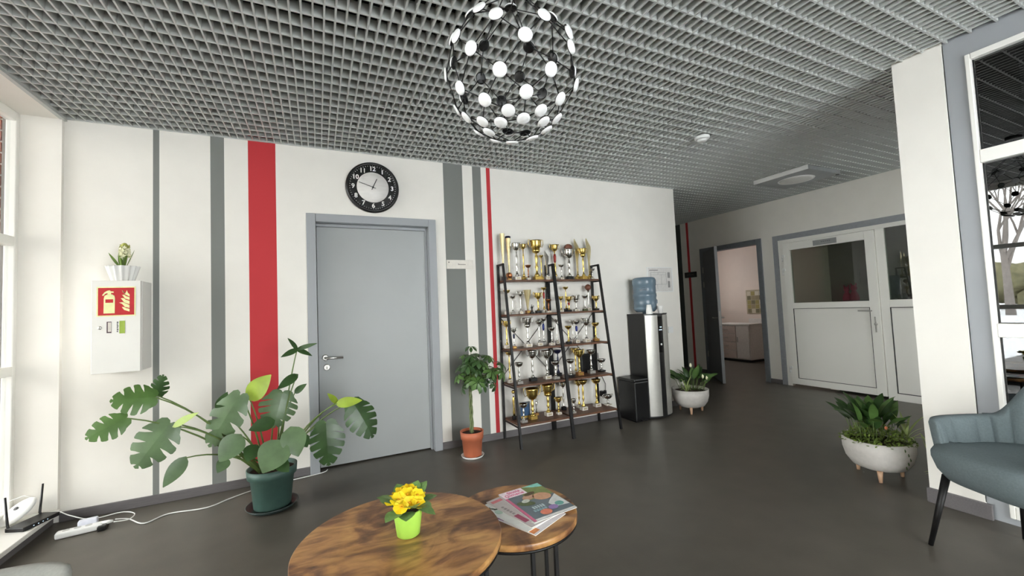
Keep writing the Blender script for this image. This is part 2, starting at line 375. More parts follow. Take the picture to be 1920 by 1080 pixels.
# unseen window behind the viewer, added for daylight on the back wall
w3 = struct(empty('window_added_front', (1, -2.65, .45)), 'unseen wide window added behind the viewer for daylight')
for x in (.48, 1.9, 3.32): part(w3, 'frame', m_pvc, (x-.03, -2.68, .1), (x+.03, -2.62, 2.6))
for z in (.13, 2.57): part(w3, 'frame', m_pvc, (.45, -2.68, z-.03), (3.35, -2.62, z+.03))
for x0, x1 in ((.51, 1.87), (1.93, 3.29)): part(w3, 'pane', m_glass, (x0, -2.653, .15), (x1, -2.648, 2.55))

w4 = struct(empty('window_added_side', (5.6, 1.14, 1.25)), 'added window hidden behind the pier to light the far wall')  # unseen window added to brighten the far wall and white door
for x in (5.28, 5.92): part(w4, 'frame', m_pvc, (x-.03, 1.11, 1.25), (x+.03, 1.17, 2.25))
for z in (1.28, 2.22): part(w4, 'frame', m_pvc, (5.31, 1.115, z-.03), (5.89, 1.165, z+.03))
part(w4, 'pane', m_glass, (5.31, 1.137, 1.31), (5.89, 1.143, 2.19))

# ------------------------------------------------------------------ glazed partition on the right
gp = struct(empty('trim_5', (3.4, .9, 0)), 'grey painted surround of the glazed partition')
part(gp, 'surround_post', m_grey, (3.362, .944, 0), (3.5, 1.03, TOP)); part(gp, 'surround_header', m_grey, (3.362, -2.6, 2.603), (3.5, .944, TOP)); part(gp, 'surround_sill', m_grey, (3.362, -2.6, 0), (3.5, .944, .035))
part(gp, 'edge_strip', m_wall, (3.35, 1.03, .085), (3.362, 1.05, H))
w2 = struct(empty('window_2', (3.38, .9, .035)), 'glazed partition with white frames on the right')
for y1, y0 in ((.944, -.23), (-.23, -1.4), (-1.4, -2.57)):
    part(w2, 'frame', m_pvc, (3.35, y1-.022, .035), (3.42, y1, 2.603), .004); part(w2, 'frame', m_pvc, (3.35, y0, .035), (3.42, y0+.022, 2.603), .004)
    part(w2, 'frame', m_pvc, (3.35, y0+.022, 2.57), (3.42, y1-.022, 2.603), .004); part(w2, 'frame', m_pvc, (3.35, y0+.022, .035), (3.42, y1-.022, .10), .004)
    for z0, z1 in ((1.975, 2.048), (1.006, 1.081)): part(w2, 'transom', m_pvc, (3.35, y0+.022, z0), (3.42, y1-.022, z1), .004)
    for z0, z1 in ((.10, 1.006), (1.081, 1.975), (2.048, 2.57)):
        part(w2, 'pane', m_glass2, (3.384, y0+.02, z0-.003), (3.39, y1-.02, z1+.003))
        part(w2, 'gasket', m_black, (3.378, y1-.026, z0), (3.384, y1-.021, z1)); part(w2, 'gasket', m_black, (3.378, y0+.022, z0-.001), (3.384, y1-.022, z0+.004))

# ------------------------------------------------------------------ door 1 (grey, closed)
d1 = struct(empty('door_1', (.47, W, 0)), 'closed grey door under the wall clock')
part(d1, 'casing', m_grey, (-.076, W-.022, 0), (-.004, W+.002, 2.146), .004); part(d1, 'casing', m_grey, (.953, W-.022, 0), (1.023, W+.002, 2.146), .004); part(d1, 'casing', m_grey, (-.004, W-.022, 2.076), (.953, W+.002, 2.146), .004)
part(d1, 'jamb', m_grey, (-.02, W+.002, 0), (-.004, W+.15, 2.09)); part(d1, 'jamb', m_grey, (.953, W+.002, 0), (.966, W+.15, 2.09)); part(d1, 'jamb', m_grey, (-.004, W+.002, 2.076), (.953, W+.15, 2.09))
part(d1, 'stop', m_grey, (.933, W+.055, 0), (.953, W+.10, 2.076), .003); part(d1, 'stop', m_grey, (-.004, W+.055, 2.05), (.933, W+.10, 2.076), .003)
lf = part(d1, 'leaf', m_door, (-.001, W+.075, .012), (.934, W+.115, 2.05), .003)
hm = MB(); y = W+.075
hm.lathe([(.026, 0), (.026, .008), (.02, .011)], (0, 0, 0), 20, at(.052-.47, .075, .925) @ Matrix.Rotation(PI/2, 4, 'X'))
hm.tube([(.052-.47, .07, .925), (.052-.47, .035, .925), (.058-.47, .022, .925), (.075-.47, .018, .924), (.19-.47, .02, .921)], .0095, 10)
hm.build('handle', m_steel, lf)
km = MB(); km.lathe([(.026, 0), (.026, .007), (.022, .01)], (0, 0, 0), 20, at(.062-.47, .075, .843) @ Matrix.Rotation(PI/2, 4, 'X')); ks = km.build('escutcheon', m_steel, lf)
B((.059-.47, .063, .828), (.065-.47, .066, .85)).build('keyhole', m_black, lf)

# ------------------------------------------------------------------ door 2 (open, far wall)
d2 = struct(empty('door_2', (XF, 4.58, 0)), 'open grey door in the far wall')
m_dk = mat('dark_grey_frame', (120, 124, 130), .5)
part(d2, 'casing', m_dk, (XF-.02, 4.03, 0), (XF+.002, 4.105, 2.185), .003); part(d2, 'casing', m_dk, (XF-.02, 5.075, 0), (XF+.002, 5.15, 2.185), .003); part(d2, 'casing', m_dk, (XF-.02, 4.105, 2.11), (XF+.002, 5.075, 2.185), .003)
part(d2, 'jamb', m_dk, (XF+.002, 4.09, 0), (XF+.13, 4.115, 2.14)); part(d2, 'jamb', m_dk, (XF+.002, 5.065, 0), (XF+.13, 5.09, 2.14)); part(d2, 'jamb', m_dk, (XF+.002, 4.115, 2.11), (XF+.13, 5.065, 2.14))
m_dleaf = mat('dark_door_face', (92, 96, 102), .5)
ang = math.radians(40)
Lr = at(XF-.025-XF, 5.06-4.58, 0) @ Matrix.Rotation(-PI/2-ang, 4, 'Z')
le = MB(); le.box((0, -.02, .012), (.93, .02, 2.1), .003, Lr); lf2 = le.build('leaf', m_dleaf, d2)
MB().box((.9305, -.0205, .012), (.934, .0205, 2.1), 0, Lr).build('leaf_edge', m_grey, lf2)
lm = MB(); lm.box((.934, -.01, .88), (.9365, .01, 1.1), 0, Lr); lm.build('latch_plate', m_steel, lf2)
for sgn in (-1, 1):
    hb = MB(); hb.tube([(.87, sgn*.02, 1.0), (.87, sgn*.065, 1.0), (.75, sgn*.065, 1.0)], .009, 8, True, Lr); hb.build('handle', m_steel, lf2)
for z in (1.5, 1.75, .3):
    hh = MB(); hh.lathe([(.011, 0), (.011, .1)], (-.012, -.02, z), 10, Lr); hh.build('hinge', m_steel, lf2)

# ------------------------------------------------------------------ door 3 (white, half glazed) with side light
gs = struct(empty('trim_6', (XF, 3.8, 0)), 'grey painted surround of the white door')
m_dk2 = mat('grey_surround', (150, 153, 158), .5)
part(gs, 'surround_post', m_dk2, (XF-.012, 3.785, 0), (XF+.01, 3.855, 2.178)); part(gs, 'surround_header', m_dk2, (XF-.012, 1.69, 2.103), (XF+.01, 3.785, 2.178)); part(gs, 'surround_post', m_dk2, (XF-.012, 1.62, 0), (XF+.01, 1.69, 2.178))
d3 = struct(empty('door_3', (XF, 3.17, 0)), 'white half-glazed door with long panel in the far wall')
def P3(n, m, y0, y1, z0, z1, x0=-.01, x1=.05, par=None, bev=.003):
    q = B((x0, y0-3.17, z0), (x1, y1-3.17, z1), bev).build(n, m, par or d3); return q
P3('frame', m_pvc, 3.715, 3.785, 0, 2.103, -.004); P3('frame', m_pvc, 1.69, 3.715, 2.052, 2.103, -.004); P3('frame', m_pvc, 1.69, 1.76, 0, 2.052, -.004)
P3('mullion', m_pvc, 2.53, 2.618, 0, 2.052, -.004)
lf3 = P3('leaf', m_pvc, 3.625, 3.713, .035, 2.048, -.02)
P3('stile', m_pvc, 2.622, 2.722, .035, 2.048, -.02, .05, lf3); P3('rail', m_pvc, 2.722, 3.625, 1.942, 2.048, -.02, .05, lf3)
P3('rail', m_pvc, 2.722, 3.625, 1.105, 1.185, -.02, .05, lf3); P3('rail', m_pvc, 2.722, 3.625, .035, .12, -.02, .05, lf3)
P3('lower_panel', m_pvc, 2.72, 3.627, .118, 1.107, -.008, .03, lf3)
m_dark_line = mat('dark_gasket', (70, 70, 70), .7)
P3('gasket', m_dark_line, 2.722, 3.625, 1.100, 1.105, -.0205, -.009, lf3, 0); P3('gasket', m_dark_line, 2.722, 3.625, .12, .125, -.0205, -.009, lf3, 0); P3('gasket', m_dark_line, 3.62, 3.625, .125, 1.1, -.0205, -.009, lf3, 0); P3('gasket', m_dark_line, 2.722, 2.727, .125, 1.1, -.0205, -.009, lf3, 0)
m_glass3 = glass('door_glass', 1.8, (206, 211, 205))
P3('pane', m_glass3, 2.715, 3.63, 1.18, 1.947, .012, .018, lf3, 0)
# side light
P3('side_rail', m_pvc, 1.76, 2.53, 1.10, 1.19, -.004); P3('side_rail', m_pvc, 1.76, 2.53, 0, .085, -.004); P3('side_panel', m_pvc, 1.76, 2.53, .085, 1.10, .008, .03); P3('gasket', m_dark_line, 2.523, 2.53, .085, 1.1, -.006, .008, None, 0); P3('gasket', m_dark_line, 1.76, 2.523, 1.093, 1.1, -.006, .008, None, 0)
P3('gasket', m_dark_line, 1.76, 2.523, .085, .092, -.006, .008, None, 0); P3('side_pane', m_glass3, 1.755, 2.535, 1.185, 2.055, .012, .018, None, 0)
hd = MB(); hd.bar((-.055, 2.70-3.17, 1.062), (-.055, 2.83-3.17, 1.066), .02, .016); hd.bar((-.055, 2.71-3.17, 1.062), (-.02, 2.71-3.17, 1.062), .016, .016, (0, 0, 1)); hd.build('handle', m_steel, lf3)
lk = MB(); lk.lathe([(.016, 0), (.016, .012), (.008, .016)], (0, 0, 0), 12, at(-.02, 2.672-3.17, .90) @ Matrix.Rotation(-PI/2, 4, 'Y')); lk.box((-.027, 2.664-3.17, .80), (-.019, 2.682-3.17, .99), .003); lk.build('lock', m_steel, lf3)
for z in (1.79, 1.59, .19):
    hh = MB(); hh.lathe([(.014, 0), (.014, .045)], (-.018, 3.722-3.17, z+.05), 10); hh.lathe([(.012, 0), (.012, .045)], (-.018, 3.728-3.17, z), 10); hh.box((-.03, 3.69-3.17, z+.06), (-.018, 3.725-3.17, z+.095), .003); hh.build('hinge', m_white, lf3)
sgp = tag(B((XF-.028, 3.02, 1.955), (XF-.0205, 3.30, 2.025)).build('door_sign', mat('silver_grey_sign', (150, 151, 150), .4)), 'grey nameplate above the glass of the white door', 'sign')
for q in range(5): MB().box((XF-.029, 3.20-.024*q-.016, 1.992), (XF-.0275, 3.20-.024*q, 2.0)).build('letter_mark', mat('grey_ink', (90, 90, 92), .6), sgp)
# dark room behind the white door, with a pink vase and a partition seen through the pane
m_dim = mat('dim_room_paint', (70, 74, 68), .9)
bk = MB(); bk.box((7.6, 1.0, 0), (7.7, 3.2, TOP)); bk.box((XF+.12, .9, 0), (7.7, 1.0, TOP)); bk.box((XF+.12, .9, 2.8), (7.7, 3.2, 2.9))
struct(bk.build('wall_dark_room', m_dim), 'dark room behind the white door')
struct(B((6.92, 2.40, 0), (6.96, 2.86, 2.6)).build('wall_partition', mat('partition_grey', (176, 178, 172), .8)), 'pale partition seen through the white door glass')
cab = empty('side_table', (6.8, 3.05, 0)); tag(cab, 'dark low cabinet behind the glass of the white door', 'cabinet')
B((-.2, -.42, .04), (.2, .12, 1.16), .01).build('body', mat('dark_cabinet', (40, 40, 38), .5), cab); B((-.22, -.44, 1.16), (.22, .14, 1.19), .005).build('top', mat('dark_cabinet_top', (30, 30, 30), .4), cab)
for sx in (-1, 1):
    for sy in (-.36, .06): B((sx*.17-.015, sy-.015, 0), (sx*.17+.015, sy+.015, .04)).build('foot', m_black, cab)

# ------------------------------------------------------------------ nesting tables
m_wood = wood_top('rustic_table_wood')
def round_table(name, c, z, r, legs, label):
    t = empty(name, (c[0], c[1], 0)); tag(t, label, 'table', 'nesting coffee tables')
    MB().lathe([(r-.006, z-.026), (r, z-.022), (r, z-.003), (r-.003, z)], (0, 0, 0), 72).build('table_top', m_wood, t)
    MB().lathe([(r-.02, z-.034), (r-.002, z-.034), (r-.002, z-.0265), (r-.02, z-.0265), (r-.02, z-.034)], (0, 0, 0), 72, None, False).build('metal_ring', m_blackm, t)
    for x, y in legs: B((x-.0075, y-.0075, 0), (x+.0075, y+.0075, z-.034), .002).build('leg', m_blackm, t)
    n = len(legs)
    for i in range(0, n):
        a, b = legs[i], legs[(i+1) % n]
        MB().bar((a[0], a[1], .009), (b[0], b[1], .009), .012, .012).build('floor_rail', m_blackm, t)
    return t
bl = [(.30*math.cos(a), .30*math.sin(a)) for a in (math.radians(20), math.radians(70), math.radians(200), math.radians(250))]
round_table('coffee_table', (.259, 1.574), .47, .361, [(.245, -.205), (-.02, -.32), (-.28, .16), (.05, .31)], 'larger round rustic wood coffee table carrying the yellow flowers')
round_table('coffee_table', (.733, 1.612), .43, .2556, [(-.04, -.225), (.06, -.22), (.205, .125)], 'smaller round wood coffee table carrying the magazines')

# ------------------------------------------------------------------ primrose in lime pot
pz = .4705; pr = empty('potted_primrose', (.285, 1.575, pz)); tag(pr, 'yellow primrose in a lime green pot on the larger table', 'plant')
m_lime = mat('lime_pot', (176, 226, 92), .45, 0, .03, 20)
MB().lathe([(.036, 0), (.041, .004), (.052, .088), (.052, .092), (.048, .092), (.045, .075)], (0, 0, 0), 32).build('pot', m_lime, pr)
MB().lathe([(.0, .078), (.046, .08)], (0, 0, 0), 24, None, False).build('soil', m_soil, pr)
m_yel = mat('yellow_petal', (252, 214, 28), .55, 0, .08, 40); m_yel2 = mat('orange_petal_eye', (240, 168, 16), .55)
m_pleaf = mat('primrose_leaf', (112, 148, 82), .45, 0, .25, 30, .5, 90)
rnd = random.Random(3)
for i in range(13):
    a = 2*PI*i/13+rnd.uniform(-.15, .15); L = rnd.uniform(.075, .10); zz = .085+rnd.uniform(0, .012)
    q = Vector((math.cos(a), math.sin(a), 0)); el = rnd.choice([-.3, .1, .5, .8, .35])
    b0 = q*.018+Vector((0, 0, zz)); t0 = b0+q*L*math.cos(el)+Vector((0, 0, L*math.sin(el)+.012))
    MB().leaf(b0, t0, .060, Vector((0, 0, 1))-q*.4, 7, .35, .12, .58).build('leaf', m_pleaf, pr)
fpos = [(0, 0, .142), (.034, -.012, .136), (-.034, -.01, .135), (.012, .034, .145), (-.02, .034, .14), (.0, -.036, .126), (.045, .022, .132), (-.05, .022, .122), (.03, -.038, .120), (-.03, -.038, .118), (.036, .05, .14)]
for i, (x, y, z) in enumerate(fpos):
    c = Vector((x, y, z)); n = Vector((x*7, y*7-.35, .75)).normalized(); e1 = n.orthogonal().normalized(); e2 = n.cross(e1); f = MB(); rr = rnd.uniform(.025, .031)
    for k in range(6):
        a = k*PI/3+rnd.uniform(-.1, .1); d = e1*math.cos(a)+e2*math.sin(a)
        f.leaf(c-n*.002, c+d*rr+n*.006, .030, n, 4, -.12, -.1, .66)
    fo = f.build('flower', m_yel, pr)
    MB().sphere(c+n*.002, .005, 8, (1, 1, .6)).build('flower_eye', m_yel2, fo)

# ------------------------------------------------------------------ magazines
def magazine(c, rz, z, w, h, th, m, label):
    o = empty('magazine', (c[0], c[1], z), rz); tag(o, label, 'magazine', 'magazines on the smaller table')
    B((-w/2, -h/2, 0), (w/2, h/2, th*.92)).build('pages', mat('magazine_paper', (236, 233, 226), .6), o)
    B((-w/2-.001, -h/2-.001, th*.92), (w/2+.001, h/2+.001, th)).build('cover', m, o)
    return o
def patch(o, name, pts, z, rgb, th=.0004):
    n = len(pts); m = mat('print_%d_%d_%d' % tuple(rgb), rgb, .45, 0, .12, 60)
    vs = [(x, y, z) for x, y in pts]+[(x, y, z+th) for x, y in pts]
    return MB().add(vs, [list(range(n))[::-1], list(range(n, 2*n))]+[(i, (i+1) % n, (i+1) % n+n, i+n) for i in range(n)]).build(name, m, o)
def rect(x0, y0, x1, y1): return [(x0, y0), (x1, y0), (x1, y1), (x0, y1)]
def ell(cx, cy, a, b, rot=0, n=18): return [(cx+a*math.cos(t)*math.cos(rot)-b*math.sin(t)*math.sin(rot), cy+a*math.cos(t)*math.sin(rot)+b*math.sin(t)*math.cos(rot)) for t in [2*PI*i/n for i in range(n)]]
mz = .4304
mg = magazine((.752, 1.565), math.radians(24), mz, .2, .27, .003, mat('purple_cover', (226, 220, 224), .5), 'magazine with purple title blocks at the bottom of the fan')
for q, (x0, x1, c) in enumerate(((-.095, -.03, (150, 44, 96)), (-.02, .025, (214, 210, 212)), (.03, .085, (122, 46, 120)))): patch(mg, 'title_block', rect(-.095, x0, -.06, x1), .0031, c)
for q in range(6): patch(mg, 'letter_mark', rect(-.09, .034+.0085*q, -.066, .038+.0085*q), .0036, (220, 190, 214))
patch(mg, 'corner_print', rect(-.098, -.125, -.06, -.10), .0031, (222, 140, 84))
mg = magazine((.745, 1.60), math.radians(20), mz+.0032, .2, .285, .003, mat('white_cover', (226, 228, 224), .5), 'white magazine with a small green leaf print, second from the bottom')
for q in range(3): patch(mg, 'leaf_print', ell(-.075+.008*q, .10-.012*q, .012, .005, 1+q), .0031, (66, 84, 70))
patch(mg, 'badge_print', ell(-.07, .05, .014, .02), .0031, (176, 200, 186))
mg = magazine((.787, 1.612), math.radians(15), mz+.0064, .21, .29, .003, mat('grey_cover', (196, 188, 186), .5), 'grey and pink magazine just under the top one')
patch(mg, 'title_print', rect(-.095, .11, -.04, .13), .0031, (206, 120, 124)); patch(mg, 'side_print', rect(-.098, -.10, -.075, -.03), .0031, (164, 72, 100)); patch(mg, 'foot_print', rect(-.08, -.138, .06, -.115), .0031, (226, 228, 222))
for q in range(5): patch(mg, 'letter_mark', rect(-.09, -.02+.018*q, -.078, -.008+.018*q), .0031, (150, 140, 140))
mg = magazine((.838, 1.622), math.radians(5.5), mz+.0096, .21, .292, .003, mat('blue_grey_cover', (112, 124, 132), .5), 'top magazine with pink lettered title and a smiling portrait cover')
patch(mg, 'garden_print', rect(-.02, .02, .104, .145), .0031, (128, 142, 84)); patch(mg, 'sky_print', [(.02, .145), (.104, .145), (.104, .105), (.06, .12)], .0036, (140, 208, 194))
patch(mg, 'spine_stripe', rect(-.105, -.145, -.092, .11), .0036, (214, 112, 146)); patch(mg, 'portrait', ell(.045, .022, .042, .034, -.4), .0041, (206, 158, 126)); patch(mg, 'portrait', ell(-.012, .045, .03, .022, .3), .0041, (198, 156, 130)); patch(mg, 'hair_print', ell(.01, .07, .03, .013, .2), .0046, (94, 78, 54))
patch(mg, 'shirt_print', [(.05, -.03), (.104, .01), (.104, -.10), (.04, -.09), (.03, -.05)], .0038, (214, 216, 214)); patch(mg, 'herbs_print', ell(-.05, .0, .04, .02, -.5), .0041, (92, 104, 70)); patch(mg, 'flower_print', ell(-.04, .02, .02, .014, .2), .0046, (204, 210, 200))
patch(mg, 'coral_print', ell(-.02, -.105, .026, .022), .0046, (228, 132, 106)); patch(mg, 'lilac_print', ell(.028, -.088, .022, .018), .0046, (150, 124, 178)); patch(mg, 'teal_print', ell(.068, -.075, .02, .018), .0046, (110, 172, 162)); patch(mg, 'lower_band', rect(-.092, -.146, .105, -.132), .0041, (222, 222, 220))
for q in range(5): patch(mg, 'letter_mark', rect(-.05+.012*q, -.062, -.042+.012*q, -.04), .0046, (190, 206, 210))
for q in range(5): patch(mg, 'letter_mark', rect(-.06+.013*q, -.084, -.05+.013*q, -.068), .0046, (150, 180, 190))
patch(mg, 'title_band', rect(-.105, .085, .01, .146), .0041, (240, 226, 232))
m_pink = mat('pink_ink', (206, 70, 126), .5)
text('title_text', 'Skola', .03, at(-.04, .127, .0048), m_pink, mg, .0003); text('title_text', 'Ģimene', .03, at(-.047, .103, .0048), m_pink, mg, .0003)

# ------------------------------------------------------------------ pendant lamp
LC = Vector((.72, 1.435, 2.215)); LR = .262
lp = empty('pendant_lamp', tuple(LC)); tag(lp, 'round black wire pendant lamp studded with white discs', 'lamp')
LP = [(-0.154, -0.202, 0.064), (0.006, -0.252, 0.07), (-0.071, -0.251, -0.019), (-0.223, -0.133, -0.031), (-0.25, -0.061, 0.051), (-0.141, -0.186, -0.119), (0.033, -0.236, -0.109), (-0.042, -0.187, -0.179), (-0.162, -0.093, -0.184), (-0.231, -0.028, -0.12), (-0.248, 0.084, -0.012), (-0.081, -0.116, -0.22), (0.037, -0.146, -0.214), (-0.018, -0.11, -0.237), (-0.087, -0.059, -0.24), (-0.138, -0.005, -0.222), (-0.178, 0.062, -0.182), (0.109, -0.169, -0.168), (0.194, -0.151, -0.09), (0.126, -0.23, -0.002), (-0.099, 0.134, -0.202), (-0.098, 0.031, -0.241), (0.074, -0.1, -0.23), (0.142, -0.088, -0.202), (-0.032, 0.115, -0.233), (0.016, 0.062, -0.254), (0.121, -0.039, -0.229), (-0.191, 0.129, -0.124), (0.081, 0.007, -0.249), (0.122, -0.226, 0.052), (-0.041, 0.239, 0.099), (0.133, 0.193, 0.117), (0.219, 0.141, 0.027), (0.221, 0.041, 0.134), (0.064, 0.253, 0.019), (-0.191, 0.156, 0.089), (-0.127, 0.229, -0.016), (0.256, -0.047, 0.033), (0.069, 0.209, -0.143), (0.131, 0.159, -0.161), (-0.223, 0.062, 0.123), (-0.187, -0.136, 0.123), (0.174, -0.152, 0.123), (0.136, 0.099, 0.201), (-0.052, 0.16, 0.201), (-0.168, 0.0, 0.201), (-0.052, -0.16, 0.201), (0.136, -0.099, 0.201), (-0.0, -0.01, 0.262)]
LP = [Vector(p) for p in LP]
rod_done = set()
m_disc = mat('opal_disc', (244, 244, 244), .35, 0, .01, 10)
def rod(p, q, r=.0022): MB().tube([p, q], r, 6).build('rod', m_blackm, lp)
for i, p in enumerate(LP):
    for q in sorted(LP, key=lambda v: (v-p).length)[1:4]:
        j = LP.index(q); rod_done.add((min(i, j), max(i, j)))
hub = Vector((0, 0, LR*1.4))
for p, q in sorted(rod_done): rod(LP[p], LP[q])
for p in sorted(LP, key=lambda v: -v.z)[:6]: rod(p, hub)
dw = MB().lathe([(.0, .009), (.016, .0085), (.0235, .006), (.0255, .002), (.0255, .0)], (0, 0, 0), 20, None, False).mesh('disc', m_disc)
db = MB().lathe([(.025, .0), (.0255, -.003), (.02, -.0045), (.0, -.0045)], (0, 0, 0), 20, None, False).mesh('disc_back', m_black)
for p in LP:
        d = link('disc', dw, lp); d.location = p; d.rotation_mode = 'QUATERNION'; d.rotation_quaternion = p.to_track_quat('Z', 'Y'); link('disc_back', db, d)
MB().lathe([(.012, 0), (.02, .01), (.02, .045), (.006, .055)], (0, 0, LR*1.38), 16).build('hub', m_blackm, lp)
MB().tube([(0, 0, LR*1.38+.05), (0, 0, H-LC.z+.03)], .0025, 6).build('cable', m_blackm, lp)
MB().lathe([(.05, 0), (.055, .004), (.055, .03)], (0, 0, H-LC.z-.03), 24).build('ceiling_rose', m_blackm, lp)

# ------------------------------------------------------------------ armchairs
def armchair(c, rz, m, label):
    o = empty('armchair', (c[0], c[1], 0), rz); tag(o, label, 'chair', 'upholstered lobby armchairs')
    def plan(ph, off):
        cx, sy = math.cos(ph), math.sin(ph); e = 2/2.8
        return Vector((-(.25+off)*math.copysign(abs(cx)**e, cx), (.285+off)*math.copysign(abs(sy)**e, sy)))
    def sm(a, b, x): t = min(1, max(0, (x-a)/(b-a))); return t*t*(3-2*t)
    N = 240; PH = math.radians(134); V = MB(); vs = []; fs = []
    prof = [(.03, 0), (.035, .25), (.04, .6), (.042, .9), (.03, .985), (.005, 1.0), (-.02, .97), (-.03, .9), (-.032, .6), (-.032, .3), (-.03, 0)]
    for i in range(N+1):
        ph = -PH+2*PH*i/N; ap = abs(ph)
        top = .615+.215*(1-sm(math.radians(22), math.radians(62), ap)); z0 = .40+.015*math.cos(ph)
        end = max(0, 1-max(0, (ap-PH+.09)/.09)**2); top = z0+(top-z0)*(.90+.10*end**.5)
        for off, v in prof:
            z = z0+(top-z0)*v; fl_ = .055*v*(1 if ap < 1.2 else .6)
            oo = off*(.35+.65*end**.5)+fl_
            if off < -.025 and .1 < v < .95: oo += .022*(1-abs(math.sin(ph*11))**.35)
            q = plan(ph, oo); q.x = min(q.x, plan(ph, 0).x*1.04) if q.x > 0 else q.x; vs.append((q.x, q.y, z))
    n = len(prof)
    for i in range(N):
        for k in range(n-1): fs.append((i*n+k, (i+1)*n+k, (i+1)*n+k+1, i*n+k+1))
        fs.append((i*n+n-1, (i+1)*n+n-1, (i+1)*n, i*n))
    fs.append(list(range(n))); fs.append([N*n+k for k in range(n)][::-1])
    V.add(vs, fs, True).build('backrest_shell', m, o)
    st = MB(); vs = []; fs = []; M_ = 48
    lay = [(.0, .345), (.72, .345), (.86, .36), (.95, .40), (1.0, .44), (1.0, .465), (.96, .487), (.85, .495), (.5, .50), (.0, .50)]
    for f_, z in lay:
        for i in range(M_):
            a = 2*PI*i/M_; cx, sy = math.cos(a), math.sin(a); e = 2/3.2
            x = .03+.285*f_*math.copysign(abs(cx)**e, cx); y_ = .285*f_*math.copysign(abs(sy)**e, sy)
            vs.append((x, y_, z+.012*(x > .1)*(f_ > .4)*(z > .4)))
    for k in range(len(lay)-1):
        for i in range(M_):
            j = (i+1) % M_; fs.append((k*M_+i, k*M_+j, (k+1)*M_+j, (k+1)*M_+i))
    st.add(vs, fs, True).build('seat', m, o)
    for sx in (-1, 1):
        for sy in (-1, 1):
            MB().tube([(.03+sx*.19, sy*.20, .36), (.03+sx*.245, sy*.255, 0)], [.017, .010], 14).build('leg', m_blackm, o)
    return o
armchair((2.915, .715), math.radians(156), m_fabric, 'blue-grey upholstered armchair with channel stitching beside the white pier')
armchair((-.845, 1.345), math.radians(-3), m_fabric2, 'pale grey upholstered armchair at the lower left corner')

# ------------------------------------------------------------------ wall clock
ck = empty('wall_clock', (.463, W, 2.405)); tag(ck, 'round black wall clock with white centre above the grey door', 'clock')
RX = Matrix.Rotation(PI/2, 4, 'X')
m_dial = mat('black_dial', (22, 22, 23), .25, 0, .05, 20, 0, None, .5, 0, 0, None, .3)
MB().lathe([(.225, .0), (.228, .012), (.226, .03), (.216, .040), (.205, .040), (.198, .030)], (0, 0, 0), 64, RX, False).build('rim', m_black, ck)
MB().lathe([(0, .026), (.205, .026)], (0, 0, 0), 64, RX, False).build('dial', m_dial, ck)
MB().lathe([(.0, .029), (.134, .029), (.136, .026)], (0, 0, 0), 64, RX, False).build('dial_centre', mat('white_dial', (232, 228, 224), .3, 0, .05, 14, 0, None, .5, 0, 0, (1, 1, 5)), ck)
for k in range(1, 13):
    a = 2*PI*k/12
    text('numeral', str(k), .055, at(.166*math.sin(a), -.0275, .166*math.cos(a)) @ FACE, m_white, ck, .0005, 'CENTER', .0012)
tk = MB()
for k in range(60):
    a = 2*PI*k/60; tk.bar((.189*math.sin(a), -.0275, .189*math.cos(a)), (.197*math.sin(a), -.0275, .197*math.cos(a)), .0025, .001, (0, 1, 0))
tk.build('minute_track', m_white, ck)
for nm, L, w, a, y in (('hour_hand', .085, .006, 2*PI*(12.8/12), -.032), ('minute_hand', .125, .0045, 2*PI*48/60, -.034)):
    MB().bar((-.025*math.sin(a), y, -.025*math.cos(a)), (L*math.sin(a), y, L*math.cos(a)), w, .0015, (0, 1, 0)).build(nm, m_black, ck)
MB().lathe([(.007, .030), (.007, .037)], (0, 0, 0), 12, RX).build('spindle', m_black, ck)

# ------------------------------------------------------------------ door sign
sg = empty('room_sign', (1.255, W, 1.724)); tag(sg, 'small cream nameplate on the wide grey stripe right of the door', 'sign')
B((-.134, -.008, -.043), (.134, 0, .043), .002).build('plate', mat('cream_plate', (226, 220, 210), .4), sg)
for q in range(7): MB().box((-.02+.011*q, -.009, -.006), (-.012+.011*q, -.0078, .004+.004*(q == 0))).build('letter_mark', mat('taupe_ink', (150, 142, 134), .6), sg)
MB().lathe([(.022, 0), (.0235, 0), (.0235, .001), (.022, .001), (.022, 0)], (0, 0, 0), 24, at(-.098, -.0078, .0) @ RX, False).build('emblem_ring', mat('pale_taupe_ink', (200, 194, 186), .6), sg)
MB().lathe([(0, .001), (.007, .001), (.007, 0)], (0, 0, 0), 12, at(-.112, -.0078, .02) @ RX, False).build('emblem_dot', mat('taupe_ink', (150, 142, 134)), sg)

# ------------------------------------------------------------------ fire extinguisher cabinet
fc = empty('fire_cabinet', (-1.213, W, .965)); tag(fc, 'white wall-mounted extinguisher cabinet with a red fire sign', 'cabinet')
m_cab = mat('white_powder_coat', (234, 232, 227), .4, 0, .015, 8)
B((-.125, -.176, 0), (.125, 0, .607), .003).build('body', m_cab, fc)
B((-.125, -.172, .012), (.125, -.170, .60)).build('seam', mat('dark_gasket', (70, 70, 70)), fc)
dr = B((-.127, -.204, -.002), (.124, -.178, .609), .003).build('door', m_cab, fc)
m_glow = mat('glow_cream', (236, 236, 176), .5); m_fred = mat('fire_red', (190, 30, 40), .45)
B((-.099, -.2065, .372), (.099, -.2045, .568)).build('sign_plate', m_glow, dr); B((-.092, -.2072, .379), (.092, -.2062, .561)).build('sign_field', m_fred, dr)
def sym(poly, nm, m=m_glow): MB().prism(poly, -.2082, -.2070).build(nm, m, dr)
sym([(-.064, .392), (-.008, .392), (-.007, .49), (-.010, .508), (-.022, .518), (-.046, .518), (-.060, .508), (-.063, .49)], 'extinguisher_body')
